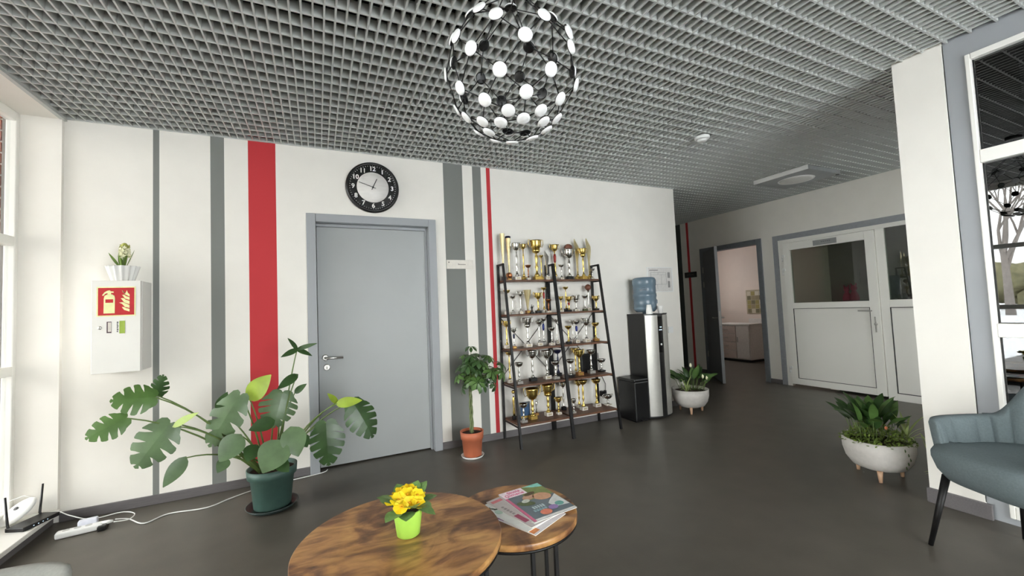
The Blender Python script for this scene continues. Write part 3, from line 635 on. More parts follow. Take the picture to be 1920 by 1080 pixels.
sym([(-.044, .516), (-.028, .516), (-.026, .528), (-.014, .528), (-.014, .536), (-.028, .538), (-.034, .545), (-.046, .542), (-.060, .532), (-.072, .512), (-.066, .508), (-.056, .522), (-.045, .527)], 'extinguisher_head')
MB().prism([(-.055, .462), (-.016, .462), (-.016, .485), (-.055, .485)], -.2086, -.2080).build('extinguisher_band', m_fred, dr)
for f_ in ([(.028, .546), (.044, .516), (.060, .506), (.068, .500), (.068, .516), (.058, .528), (.054, .545), (.046, .522), (.034, .530)],
           [(.026, .516), (.034, .506), (.044, .488), (.068, .478), (.068, .496), (.050, .504), (.040, .514), (.030, .512)],
           [(.022, .490), (.030, .480), (.040, .462), (.068, .450), (.068, .472), (.048, .480), (.036, .492)],
           [(.014, .462), (.030, .452), (.044, .432), (.068, .424), (.068, .444), (.046, .456), (.034, .464)],
           [(.028, .432), (.040, .412), (.068, .400), (.068, .418), (.050, .424), (.038, .432)]):
    sym(f_, 'flame')
MB().lathe([(0, .004), (.008, .003), (.011, 0)], (0, 0, 0), 12, at(-.084, -.204, .298) @ RX, False).build('lock', m_steel, dr)
B((-.049, -.2052, .262), (-.025, -.2042, .337)).build('date_window_frame', mat('plum_ink', (74, 52, 62), .5), dr); B((-.043, -.2056, .270), (-.026, -.2046, .332)).build('date_window', mat('pale_label', (214, 206, 198), .5), dr)
B((.015, -.2052, .256), (.044, -.2042, .340)).build('green_label', mat('green_label', (158, 182, 74), .5), dr)
for q in range(6): B((.002, -.2052, .266+.012*q), (.008+.002*(q % 2), -.2042, .275+.012*q)).build('letter_mark', mat('grey_ink', (90, 90, 92)), dr)

# ------------------------------------------------------------------ hyacinth in pleated pot
hy = empty('potted_hyacinth', (-1.213, W-.105, .965+.6072)); tag(hy, 'white hyacinth in a pleated white pot on top of the fire cabinet', 'plant')
hy.scale = (1, 1, 1)
ple = lambda a, z: 1+.09*math.cos(a*14)
MB().lathe([(.05, 0), (.056, .004), (.082, .10), (.084, .108), (.079, .108), (.072, .085)], (0, 0, 0), 96, None, True, True, ple).build('pot', m_ceram, hy)
MB().lathe([(0, .088), (.07, .088)], (0, 0, 0), 24, None, False).build('soil', m_soil, hy)
for a, L, t, w in ((2.9, .14, .62, .028), (2.3, .12, .35, .026), (.35, .15, .42, .028), (-.6, .13, .3, .028), (4.2, .12, .35, .026), (1.3, .13, .3, .025)):
    q = Vector((math.cos(a), math.sin(a)*.6, 0)); b0 = Vector((0, 0, .085))+q*.008
    MB().leaf(b0, b0+q*L*math.sin(t)+Vector((0, 0, L*math.cos(t))), w, -q+Vector((0, -.3, .5)), 7, -.12, .35, .5).build('leaf', mat('hyacinth_leaf', (120, 150, 66), .4, 0, .2, 20), hy)
MB().tube([(0, 0, .08), (.006, -.004, .16), (.010, -.006, .26)], [.008, .007, .005], 8).build('stalk', m_stem, hy)
m_flo = mat('ivory_floret', (238, 236, 200), .5, 0, .06, 30)
rnd = random.Random(5)
for i in range(30):
    v = i/30; a = i*2.4; z = .165+.085*v; rr = .030*(1-.25*v)
    c = Vector((.010, -.006, z)); d = Vector((math.cos(a), math.sin(a), .25)).normalized(); p = c+d*rr; f = MB(); e1 = d.orthogonal().normalized(); e2 = d.cross(e1)
    for k in range(5):
        t = 2*PI*k/5; f.leaf(p, p+(e1*math.cos(t)+e2*math.sin(t))*.014+d*.004, .008, d, 3, -.2, .1, .5)
    f.tube([c+d*.004, p], .004, 5); f.build('floret', m_flo if v < .8 else mat('budding_floret', (176, 178, 84), .5), hy)
MB().sphere((.010, -.006, .256), .016, 10, (1, 1, 1)).build('bud_tip', mat('budding_floret', (176, 178, 84), .5), hy)

# ------------------------------------------------------------------ monstera
mo = empty('potted_monstera', (-.30, 3.315, 0)); tag(mo, 'large spreading monstera in a dark green pot before the door', 'plant')
m_gpot = mat('dark_green_pot', (66, 92, 84), .5, 0, .08, 20, .1, 100)
OB = Vector((-.30, 3.315, 0))
MB().lathe([(.108, .014), (.112, .02), (.132, .215), (.148, .218), (.152, .275), (.143, .275), (.138, .24)], (0, 0, 0), 40).build('pot', m_gpot, mo)
MB().lathe([(.12, 0), (.135, .004), (.16, .03), (.155, .032), (.13, .012), (.0, .012)], (0, 0, 0), 40, None, False).build('saucer', mat('dark_saucer', (44, 56, 54), .4), mo)
MB().lathe([(0, .258), (.08, .255), (.14, .248)], (0, 0, 0), 24, None, False).build('soil', m_soil, mo)
MON = [((-0.867, 3.1, 0.847), (-1.025, 3.04, 0.869), 0.156, 1), ((-0.98, 3.05, 0.755), (-1.115, 2.99, 0.696), 0.125, 1), ((-0.798, 3.1, 0.686), (-0.932, 3.04, 0.497), 0.189, 1), ((-0.776, 3.08, 0.671), (-0.65, 3.02, 0.746), 0.044, 0), ((-0.74, 3.15, 0.459), (-0.83, 3.09, 0.327), 0.08, 0), ((-0.871, 3.15, 0.848), (-0.838, 3.09, 0.953), 0.079, 1), ((-0.465, 3.2, 0.791), (-0.616, 3.14, 0.538), 0.172, 1), ((-0.595, 3.3, 0.687), (-0.543, 3.24, 0.811), 0.07, 0), ((-0.421, 3.25, 0.756), (-0.295, 3.19, 0.904), 0.12, 0), ((-0.23, 3.3, 0.766), (-0.276, 3.24, 0.569), 0.203, 1), ((-0.14, 3.3, 0.874), (-0.257, 3.24, 0.801), 0.06, 0), ((-0.139, 3.35, 1.049), (-0.236, 3.29, 1.01), 0.038, 0), ((-0.139, 3.35, 1.049), (-0.189, 3.29, 1.136), 0.031, 0), ((-0.139, 3.35, 1.049), (-0.011, 3.29, 1.089), 0.031, 0), ((-0.139, 3.35, 1.049), (-0.043, 3.29, 1.004), 0.034, 0), ((-0.157, 3.35, 0.745), (-0.084, 3.29, 0.806), 0.042, 0), ((-0.278, 3.2, 0.599), (-0.409, 3.14, 0.576), 0.085, 0), ((-0.452, 3.1, 0.557), (-0.549, 3.04, 0.434), 0.126, 0), ((-0.373, 3.15, 0.47), (-0.416, 3.09, 0.396), 0.096, 0), ((-0.228, 3.08, 0.487), (-0.326, 3.02, 0.329), 0.171, 0), ((-0.173, 3.1, 0.558), (-0.13, 3.04, 0.387), 0.139, 0), ((-0.116, 3.2, 0.475), (-0.08, 3.14, 0.41), 0.072, 0), ((0.037, 3.15, 0.552), (0.044, 3.09, 0.304), 0.194, 1), ((0.21, 3.15, 0.666), (0.334, 3.09, 0.446), 0.188, 1), ((0.11, 3.15, 0.676), (0.052, 3.09, 0.755), 0.037, 0), ((0.109, 3.12, 0.674), (0.263, 3.06, 0.69), 0.066, 0), ((-0.25, 3.08, 0.374), (-0.184, 3.02, 0.31), 0.075, 0), ((-0.531, 3.15, 0.416), (-0.567, 3.09, 0.358), 0.067, 0)]
CAMP = Vector((0, 0, 1.275)); rnd = random.Random(11)
cols = {22: m_leaf, 23: m_leaf, 3: m_leaf3, 8: m_leaf3, 24: m_leaf3, 25: m_leaf3, 4: m_leaf4, 6: m_leaf4, 9: m_leaf4, 2: m_leaf4, 17: m_leaf4, 19: m_leaf4, 20: m_leaf4, 27: m_leaf4, 0: m_leaf2, 1: m_leaf2}
for i, (b0, t0, w, sp) in enumerate(MON):
    b0 = Vector(b0)-OB; t0 = Vector(t0)-OB
    n = (CAMP-OB-(b0+t0)/2).normalized()+Vector((rnd.uniform(-.25, .25), 0, .35+rnd.uniform(-.1, .2)))
    lf = MB()
    if sp: lf.split_leaf(b0, t0, w*1.2, n, 4 if i < 7 else 5, .2, .12, .13 if i < 7 else .11)
    else: lf.leaf(b0-(t0-b0)*.06, t0, w*1.1, n, 9, .12, .10, .40)
    lf.build('leaf', cols.get(i, m_leaf), mo)
    if 11 < i < 15: continue
    st = Vector((max(-.08, min(.08, b0.x*.12+rnd.uniform(-.02, .02))), rnd.uniform(-.05, .05), .25))
    mid = st+(b0-st)*.5+Vector((0, 0, .12*min(1, (b0-st).length*1.6)+.02))
    cv = []
    for k in range(9):
        t = k/8; cv.append(st*(1-t)**2+mid*2*t*(1-t)+b0*t*t)
    MB().tube(cv, [.007-.0035*k/8 for k in range(9)], 6).build('petiole', m_stem, mo)
for q in range(4):
    MB().tube([(-.05+.03*q, -.02, .25), (-.06+.035*q, -.04-.01*q, .33), (-.05+.03*q, -.02, .42)], [.012, .010, .007], 7).build('stem', mat('woody_stem', (140, 112, 78), .7), mo)

# ------------------------------------------------------------------ schefflera tree
sc = empty('potted_schefflera', (1.205, 3.50, 0)); tag(sc, 'small bushy umbrella tree in a terracotta pot', 'plant')
m_terra = mat('terracotta_plastic', (196, 112, 80), .5, 0, .05, 20)
MB().lathe([(.074, .012), (.078, .016), (.090, .155), (.098, .157), (.103, .222), (.097, .222), (.092, .19)], (0, 0, 0), 36).build('pot', m_terra, sc)
MB().lathe([(.0, .006), (.085, .006), (.098, .018), (.101, .017), (.09, 0), (0, 0)], (0, 0, 0), 36, None, False).build('saucer', m_ceram, sc)
MB().lathe([(0, .205), (.095, .2)], (0, 0, 0), 24, None, False).build('soil', m_soil, sc)
for ph in (0, 2.1, 4.2):
    MB().tube([(.011*math.cos(ph+k*.9), .011*math.sin(ph+k*.9), .2+.045*k) for k in range(10)], [.010-.0005*k for k in range(10)], 7).build('trunk', mat('braided_trunk', (112, 124, 82), .7, 0, .2, 30), sc)
rnd = random.Random(21)
for i in range(64):
    a = rnd.uniform(0, 2*PI); v = rnd.random()**.45; el = rnd.uniform(-.75, 1.2)
    c = Vector((.075, 0, .71))+Vector((math.cos(a)*math.cos(el)*.235*v, math.sin(a)*math.cos(el)*.20*v, math.sin(el)*.205*v))
    if i == 0: c = Vector((.02, 0, .955))
    if i in (1, 2): c = Vector((.30, -.05, .66+.06*i))
    ax = (c-Vector((.04, 0, .60))).normalized()+Vector((0, -.35, .45)); ax.normalize(); e1 = ax.orthogonal().normalized(); e2 = ax.cross(e1); lf = MB(); s_ = rnd.uniform(.8, 1.15)
    for k in range(7):
        t = 2*PI*k/7+i; d = e1*math.cos(t)+e2*math.sin(t)
        lf.leaf(c+d*.008, c+d*.072*s_-ax*.028*s_, .034*s_, ax+d*.2, 4, .25, .15, .6)
    lf.build('leaf', (m_leaf, m_leaf2, m_leaf)[i % 3], sc)
    if i % 2 == 0: MB().tube([(0.01, 0, .56+.2*rnd.random()), (c+Vector((.01, 0, .62)))*.5, c], [.004, .003, .002], 5).build('stalk', m_stem, sc)

# ------------------------------------------------------------------ footed planters
def planter(c, kind, label, sd):
    o = empty('footed_planter', (c[0], c[1], 0)); tag(o, label, 'plant', 'stone grey bowl planters on wooden pegs')
    MB().lathe([(.0, .058), (.10, .060), (.15, .082), (.182, .13), (.197, .19), (.20, .265), (.188, .265), (.184, .23)], (0, 0, 0), 48).build('bowl', m_pot, o)
    MB().lathe([(0, .238), (.186, .234)], (0, 0, 0), 32, None, False).build('soil', m_soil, o)
    va = math.atan2(-c[1], -c[0])
    for k in range(3):
        a = va+2*PI*k/3; q = Vector((math.cos(a), math.sin(a), 0))
        MB().lathe([(.010, 0), (.017, .075)], tuple(q*.135), 12).build('peg', m_peg, o)
    r = random.Random(sd)
    nl = 34 if kind == 'lily' else 40
    for i in range(nl):
        a = r.uniform(0, 2*PI); q = Vector((math.cos(a), math.sin(a), 0)); b0 = q*r.uniform(.01, .14)+Vector((0, 0, .235)); t = r.uniform(.15, .95)
        off = Vector((.04, 0, 0)) if kind == 'lily' else Vector((.03, .05, 0))
        L = r.uniform(.16, .27)*(1 if kind == 'lily' else 1.22); t = t if kind == 'lily' else t*.75; k0 = b0+off; s0 = k0+q*L*.45*math.sin(t*.6)+Vector((0, 0, L*.5))
        tip = s0+q*L*.75*math.sin(t)+Vector((0, 0, L*.62*math.cos(t*1.25)))
        MB().leaf(s0, tip, r.uniform(.05, .075), Vector((0, 0, 1))-q*.7+Vector((-.3, -.4, 0)), 7, .35, .18, .45).build('leaf', (m_leaf, m_leaf2, m_leaf)[i % 3], o)
        MB().tube([k0, s0], .0025, 5).build('petiole', m_stem, o)
    m_var = mat('variegated_blade', (168, 184, 120), .45, 0, .15, 20)
    cx = Vector((-.11, -.05, .24)) if kind == 'lily' else Vector((.13, -.11, .25))
    for i in range(14):
        a = r.uniform(0, 2*PI); q = Vector((math.cos(a), math.sin(a), 0)); L = r.uniform(.12, .22); t = r.uniform(.2, 1.1); bl_ = []
        MB().leaf(cx, cx+q*L*math.sin(t)+Vector((0, 0, L*math.cos(t))), .016, Vector((0, 0, 1))-q*.3, 8, .45, .2, .5).build('blade_leaf', m_var, o)
    if kind == 'lily':
        for x, y, z in ((-.02, -.05, .53), (.17, -.10, .37), (.13, -.08, .39)):
            MB().tube([(x*.4, y*.4, .24), (x*.8, y*.8, z-.08), (x, y, z)], .0025, 5).build('flower_stalk', m_stem, o); f = MB(); f.leaf((x, y, z-.015), (x-.006, y, z+.035), .026, (-.5, -.8, .2), 6, .1, .3, .45); f.build('white_spathe', m_flo, o)
    else:
        cf = MB()
        for i in range(900):
            a = r.uniform(0, 2*PI); rr = .20*math.sqrt(r.random()); z = .245+.11*(1-(rr/.2)**2)*r.random()+.02*r.random()
            p = Vector((rr*math.cos(a)*1.03, rr*math.sin(a)*1.03, z)); d = Vector((r.uniform(-1, 1), r.uniform(-1, 1), r.uniform(-.3, .8))).normalized()
            cf.leaf(p, p+d*r.uniform(.018, .03), .014, Vector((r.uniform(-.4, .4), r.uniform(-.6, .2), 1)), 2, .1, .1, .5)
        w_ = cf.build('creeping_fig', mat('creeper_leaf', (112, 132, 58), .45, 0, .35, 60), o); w_['kind'] = 'stuff'
        for i, (s_, e_) in enumerate(((-.02, .05), (.02, .02), (.0, -.02))):
            MB().tube([cx, cx+Vector((.07, -.05, .05)), cx+Vector((.10, -.08+s_, -.04)), cx+Vector((.11+e_, -.09+s_, -.15)), cx+Vector((.13+e_, -.10+s_, -.215))], .0022, 5).build('runner', m_var, o)
            pc = cx+Vector((.13+e_, -.10+s_, -.215))
            for k in range(6):
                a = k*1.05; MB().leaf(pc, pc+Vector((.06*math.cos(a), .06*math.sin(a), -.004+.02*(k % 2))), .012, (0, 0, 1), 4, .3, .2, .4).build('runner_leaf', m_var, o)
        for k, (dx, dz) in enumerate(((0, .25), (.02, .22), (.03, .19), (.015, .165), (0, .14))):
            v = Vector((-.085, -.185, 0)); MB().leaf(v+Vector((dx, -dx*.4, dz)), v+Vector((dx-.03, -dx*.4-.012, dz-.012)), .014, (-.4, -.9, .2), 4, .1, .1, .5).build('trailing_leaf', m_leaf2, o)
        MB().sphere((-.10, -.10, .37), .012, 8, (1, .7, 1)).build('orange_bud', mat('orange_bud', (214, 130, 92), .5), o)
    return o
planter((3.885, 3.515), 'lily', 'stone grey footed planter with a peace lily beside the water dispenser', 4)
planter((3.53, 1.59), 'mix', 'stone grey footed planter of mixed greenery behind the armchair and pier', 9)

# ------------------------------------------------------------------ ladder shelf and trophies
SZ = [1.558, 1.218, .888, .555, .205]
def yfront(z): return 3.425+(3.668-3.425)*z/1.72
ls = empty('ladder_shelf', (2.2, 3.6, 0)); tag(ls, 'black metal ladder shelf with five rows of brown wood boards', 'shelf')
o3 = Vector((2.2, 3.6, 0))
XS = (1.645, 2.21, 2.785)
for x in XS:
    w = .03 if x == 2.21 else .02
    MB().bar(Vector((x, 3.79, 0))-o3, Vector((x, 3.79, 1.72))-o3, w+(.014 if w > .025 else 0), .022, (0, 1, 0)).build('rear_post', m_blackm, ls)
    MB().bar(Vector((x, 3.425, 0))-o3, Vector((x, 3.668, 1.72))-o3, w, .022, (0, 1, 0)).build('front_post', m_blackm, ls)
    MB().bar(Vector((x, 3.657, 1.711))-o3, Vector((x, 3.80, 1.711))-o3, w, .018).build('top_bar', m_blackm, ls)
for z in SZ:
    for x0, x1 in ((1.655, 2.195), (2.225, 2.775)):
        B((x0-2.2, yfront(z)+.004-3.6, z-.018), (x1-2.2, 3.782-3.6, z), .002).build('shelf_board', m_shelf, ls)
    for x in XS: MB().bar(Vector((x, yfront(z)+.01, z-.024))-o3, Vector((x, 3.785, z-.024))-o3, .012, .012).build('side_rail', m_blackm, ls)
for x0, x1 in ((1.65, 2.2), (2.22, 2.78)):
    for za, zb in ((1.19, .60), (.60, 1.19)): MB().tube([Vector((x0, 3.80, za))-o3, Vector((x1, 3.80, zb))-o3], .003, 6).build('cross_brace', m_blackm, ls)

TRO = [
    (1.673, 3.722, 1.558, 0.473, 0.021, 0, 'l', 'flute', 'gold', 'black', '', 'tall pale gold cone'),
    (1.749, 3.75, 1.558, 0.449, 0.022, 0, 'l', 'flute', 'gold', 'black', 'navy', 'tall gold cone with dark blue rim'),
    (1.719, 3.694, 1.558, 0.112, 0.031, 0, 'l', 'medal', 'bronze', 'oak', '', 'round bronze medallion'),
    (1.803, 3.684, 1.558, 0.369, 0.044, 0, 'l', 'cup', 'silver', 'marble', '', 'silver two-handled cup'),
    (1.914, 3.75, 1.558, 0.372, 0.032, 0, 'l', 'cup', 'gold', 'brass', '', 'gold cup with pillared stem'),
    (1.928, 3.68, 1.558, 0.149, 0.029, 0, 'l', 'bowl', 'bronze', 'marble', '', 'small bronze bowl'),
    (2.035, 3.694, 1.558, 0.405, 0.063, 0, 'l', 'tier', 'gold', 'brass', '', 'large two-tier gold cup'),
    (2.121, 3.75, 1.558, 0.26, 0.025, 0, 'l', 'bowl', 'gold', 'brass', '', 'slim gold bowl'),
    (2.16, 3.701, 1.558, 0.304, 0.031, 0, 'l', 'blade', 'silver', 'marble', '', 'curved silver blade'),
    (2.288, 3.747, 1.558, 0.376, 0.043, 0, 'r', 'cup', 'gold', 'marble', 'red', 'gold cup with red stem'),
    (2.32, 3.68, 1.558, 0.158, 0.029, 0, 'r', 'bowl', 'silver', 'marble', '', 'small silver bowl'),
    (2.442, 3.715, 1.558, 0.381, 0.059, 0, 'r', 'ballcup', 'silver', 'black', 'brown', 'silver cup topped with brown ball'),
    (2.572, 3.75, 1.558, 0.449, 0.037, 0, 'r', 'blade', 'gold', 'brass', '', 'gold flame blade'),
    (2.603, 3.684, 1.558, 0.334, 0.043, 0, 'r', 'tier', 'gold', 'brass', '', 'small two-tier gold cup'),
    (2.719, 3.736, 1.558, 0.458, 0.038, 0, 'r', 'blade', 'gold', 'brass', '', 'pointed pale gold blade'),
    (2.724, 3.694, 1.558, 0.115, 0.028, 0, 'r', 'bowl', 'silver', 'marble', '', 'tiny silver bowl'),
    (1.69, 3.703, 1.218, 0.242, 0.033, 1, 'l', 'bowl', 'gold', 'marble', '', 'tall gold bowl'),
    (1.729, 3.662, 1.218, 0.181, 0.028, 1, 'l', 'bowl', 'silver', 'silverb', '', 'dark silver bowl'),
    (1.825, 3.679, 1.218, 0.222, 0.028, 1, 'l', 'cup', 'silver', 'marble', '', 'silver cone cup with ears'),
    (1.91, 3.691, 1.218, 0.242, 0.032, 1, 'l', 'flute', 'gold', 'oak', '', 'gold fluted vase'),
    (1.938, 3.656, 1.218, 0.089, 0.021, 1, 'l', 'figure', 'iron', 'black', '', 'small dark figurine'),
    (2.024, 3.679, 1.218, 0.206, 0.038, 1, 'l', 'cup', 'gold', 'black', '', 'egg shaped gold cup'),
    (2.118, 3.721, 1.218, 0.262, 0.028, 1, 'l', 'bowl', 'gold', 'marble', 'red', 'tall gold bowl with red stem'),
    (2.128, 3.65, 1.218, 0.137, 0.03, 1, 'l', 'bowl', 'bronze', 'marble', '', 'squat bronze bowl'),
    (2.287, 3.667, 1.218, 0.161, 0.023, 1, 'r', 'cup', 'gold', 'marble', '', 'small gold cup beside middle post'),
    (2.382, 3.715, 1.218, 0.263, 0.029, 1, 'r', 'bowl', 'gold', 'black', '', 'tall gold bowl on thin stem'),
    (2.381, 3.662, 1.218, 0.158, 0.032, 1, 'r', 'cup', 'gold', 'black', 'red', 'gold cup with red bowl'),
    (2.481, 3.679, 1.218, 0.168, 0.038, 1, 'r', 'tier', 'silver', 'marble', '', 'two-tier silver bowl'),
    (2.588, 3.667, 1.218, 0.165, 0.033, 1, 'r', 'bowl', 'silver', 'green', '', 'greenish silver bowl'),
    (2.671, 3.715, 1.218, 0.287, 0.034, 1, 'r', 'ball', 'silver', 'marble', 'brown', 'brown basketball'),
    (2.743, 3.679, 1.218, 0.156, 0.034, 1, 'r', 'cup', 'gold', 'black', '', 'small gold cup'),
    (1.67, 3.701, 0.888, 0.268, 0.035, 2, 'l', 'cup', 'gold', 'marble', '', 'gold round cup'),
    (1.708, 3.618, 0.888, 0.199, 0.027, 2, 'l', 'cup', 'silver', 'oak', 'navy', 'silver cup with dark blue stem'),
    (1.879, 3.66, 0.888, 0.289, 0.047, 2, 'l', 'tier', 'silver', 'marble', '', 'large silver cup with ears'),
    (2.024, 3.684, 0.888, 0.25, 0.038, 2, 'l', 'bowl', 'silver', 'marble', '', 'wide silver bowl'),
    (2.098, 3.725, 0.888, 0.273, 0.033, 2, 'l', 'bowl', 'silver', 'silverb', 'blue', 'tall silver bowl with blue rings'),
    (2.141, 3.635, 0.888, 0.179, 0.035, 2, 'l', 'bowl', 'silver', 'marble', '', 'round silver bowl'),
    (2.257, 3.725, 0.888, 0.26, 0.02, 2, 'l', 'cup', 'silver', 'marble', '', 'thin silver cup behind middle post'),
    (2.34, 3.635, 0.888, 0.184, 0.034, 2, 'r', 'bowl', 'gold', 'black', '', 'gold bowl'),
    (2.45, 3.717, 0.888, 0.239, 0.026, 2, 'r', 'cup', 'silver', 'marble', '', 'slender silver cup'),
    (2.452, 3.651, 0.888, 0.228, 0.035, 2, 'r', 'bowl', 'silver', 'marble', 'blue', 'silver bowl with blue collar'),
    (2.581, 3.66, 0.888, 0.25, 0.045, 2, 'r', 'cup', 'silver', 'marble', '', 'tall silver cup'),
    (2.709, 3.668, 0.888, 0.197, 0.04, 2, 'r', 'bowl', 'gold', 'oak', '', 'gold bowl on brown block'),
    (1.683, 3.697, 0.555, 0.298, 0.033, 3, 'l', 'bowl', 'gold', 'marble', '', 'pale gold bowl behind the tree'),
    (1.729, 3.581, 0.555, 0.201, 0.04, 3, 'l', 'bowl', 'silver', 'silverb', '', 'scalloped silver bowl'),
    (1.903, 3.634, 0.555, 0.3, 0.047, 3, 'l', 'cup', 'silver', 'black', '', 'large silver cup with gold stem'),
    (2.078, 3.655, 0.555, 0.284, 0.049, 3, 'l', 'cup', 'silver', 'marble', '', 'large silver cup with curled ears'),
    (2.14, 3.591, 0.555, 0.178, 0.043, 3, 'l', 'bowl', 'silver', 'silverb', '', 'broad silver bowl'),
    (2.254, 3.729, 0.555, 0.27, 0.04, 3, 'l', 'bowl', 'navy', 'black', '', 'dark blue bowl'),
    (2.317, 3.591, 0.555, 0.178, 0.042, 3, 'r', 'bowl', 'silver', 'black', '', 'flat silver bowl'),
    (2.466, 3.718, 0.555, 0.271, 0.035, 3, 'r', 'cup', 'gold', 'marble', '', 'gold cup at the back'),
    (2.448, 3.623, 0.555, 0.262, 0.046, 3, 'r', 'cup', 'gold', 'oak', '', 'gold cup with tall golden stem'),
    (2.611, 3.644, 0.555, 0.247, 0.048, 3, 'r', 'bowl', 'silver', 'silverb', '', 'silver bowl on knobbed stem'),
    (2.76, 3.665, 0.555, 0.136, 0.046, 3, 'r', 'bowl', 'silver', 'black', '', 'small scalloped silver bowl'),
    (1.7, 3.672, 0.205, 0.283, 0.02, 4, 'l', 'figure', 'gold', 'black', '', 'slim gold figure'),
    (1.732, 3.528, 0.205, 0.173, 0.039, 4, 'l', 'bowl', 'silver', 'silverb', '', 'low silver bowl'),
    (1.857, 3.58, 0.205, 0.294, 0.066, 4, 'l', 'cup', 'gold', 'brass', '', 'large gold cup with ears'),
    (1.954, 3.685, 0.205, 0.176, 0.018, 4, 'l', 'figure', 'silver', 'oak', '', 'thin silver figure'),
    (2.045, 3.606, 0.205, 0.304, 0.058, 4, 'l', 'tier', 'gold', 'marble', '', 'big gold cup with ears'),
    (2.156, 3.593, 0.205, 0.166, 0.032, 4, 'l', 'cup', 'gold', 'marble', '', 'gold egg cup'),
    (2.289, 3.711, 0.205, 0.282, 0.031, 4, 'l', 'cup', 'silver', 'black', '', 'dark silver cup'),
    (2.3, 3.541, 0.205, 0.141, 0.025, 4, 'r', 'cup', 'silver', 'silverb', '', 'little silver cup'),
    (2.473, 3.698, 0.205, 0.285, 0.035, 4, 'r', 'cup', 'gold', 'marble', '', 'tall gold cup at the back'),
    (2.455, 3.593, 0.205, 0.302, 0.046, 4, 'r', 'bowl', 'gold', 'marble', '', 'tall gold bowl'),
    (2.652, 3.633, 0.205, 0.286, 0.048, 4, 'r', 'bowl', 'gold', 'marble', '', 'tall dark gold bowl'),
    (2.784, 3.619, 0.205, 0.109, 0.049, 4, 'r', 'cup', 'silver', 'marble', '', 'silver cup on white block'),
]
tm = {'gold': m_gold, 'silver': m_silver, 'bronze': m_bronze, 'navy': mat('navy_enamel', (34, 36, 66), .3, .3), 'iron': mat('dark_iron', (60, 56, 54), .5, .6)}
bmats = {'marble': m_marble, 'black': m_black, 'oak': m_oak, 'brass': m_brass, 'silverb': mat('grey_marble', (150, 146, 140), .35, 0, .15, 50), 'green': mat('green_marble', (86, 92, 62), .35, 0, .2, 50)}
am = {'navy': tm['navy'], 'red': mat('red_enamel', (150, 44, 36), .3, .4), 'blue': mat('blue_enamel', (44, 56, 128), .3, .4), 'brown': mat('ball_brown', (112, 66, 48), .5)}
ORD = ['first', 'second', 'third', 'fourth', 'fifth', 'sixth', 'seventh', 'eighth', 'ninth', 'tenth']
SHN = ['top', 'second', 'middle', 'fourth', 'bottom']; cnt = {}
def arc_handle(p):
    return MB().tube(p, .0032, 6)
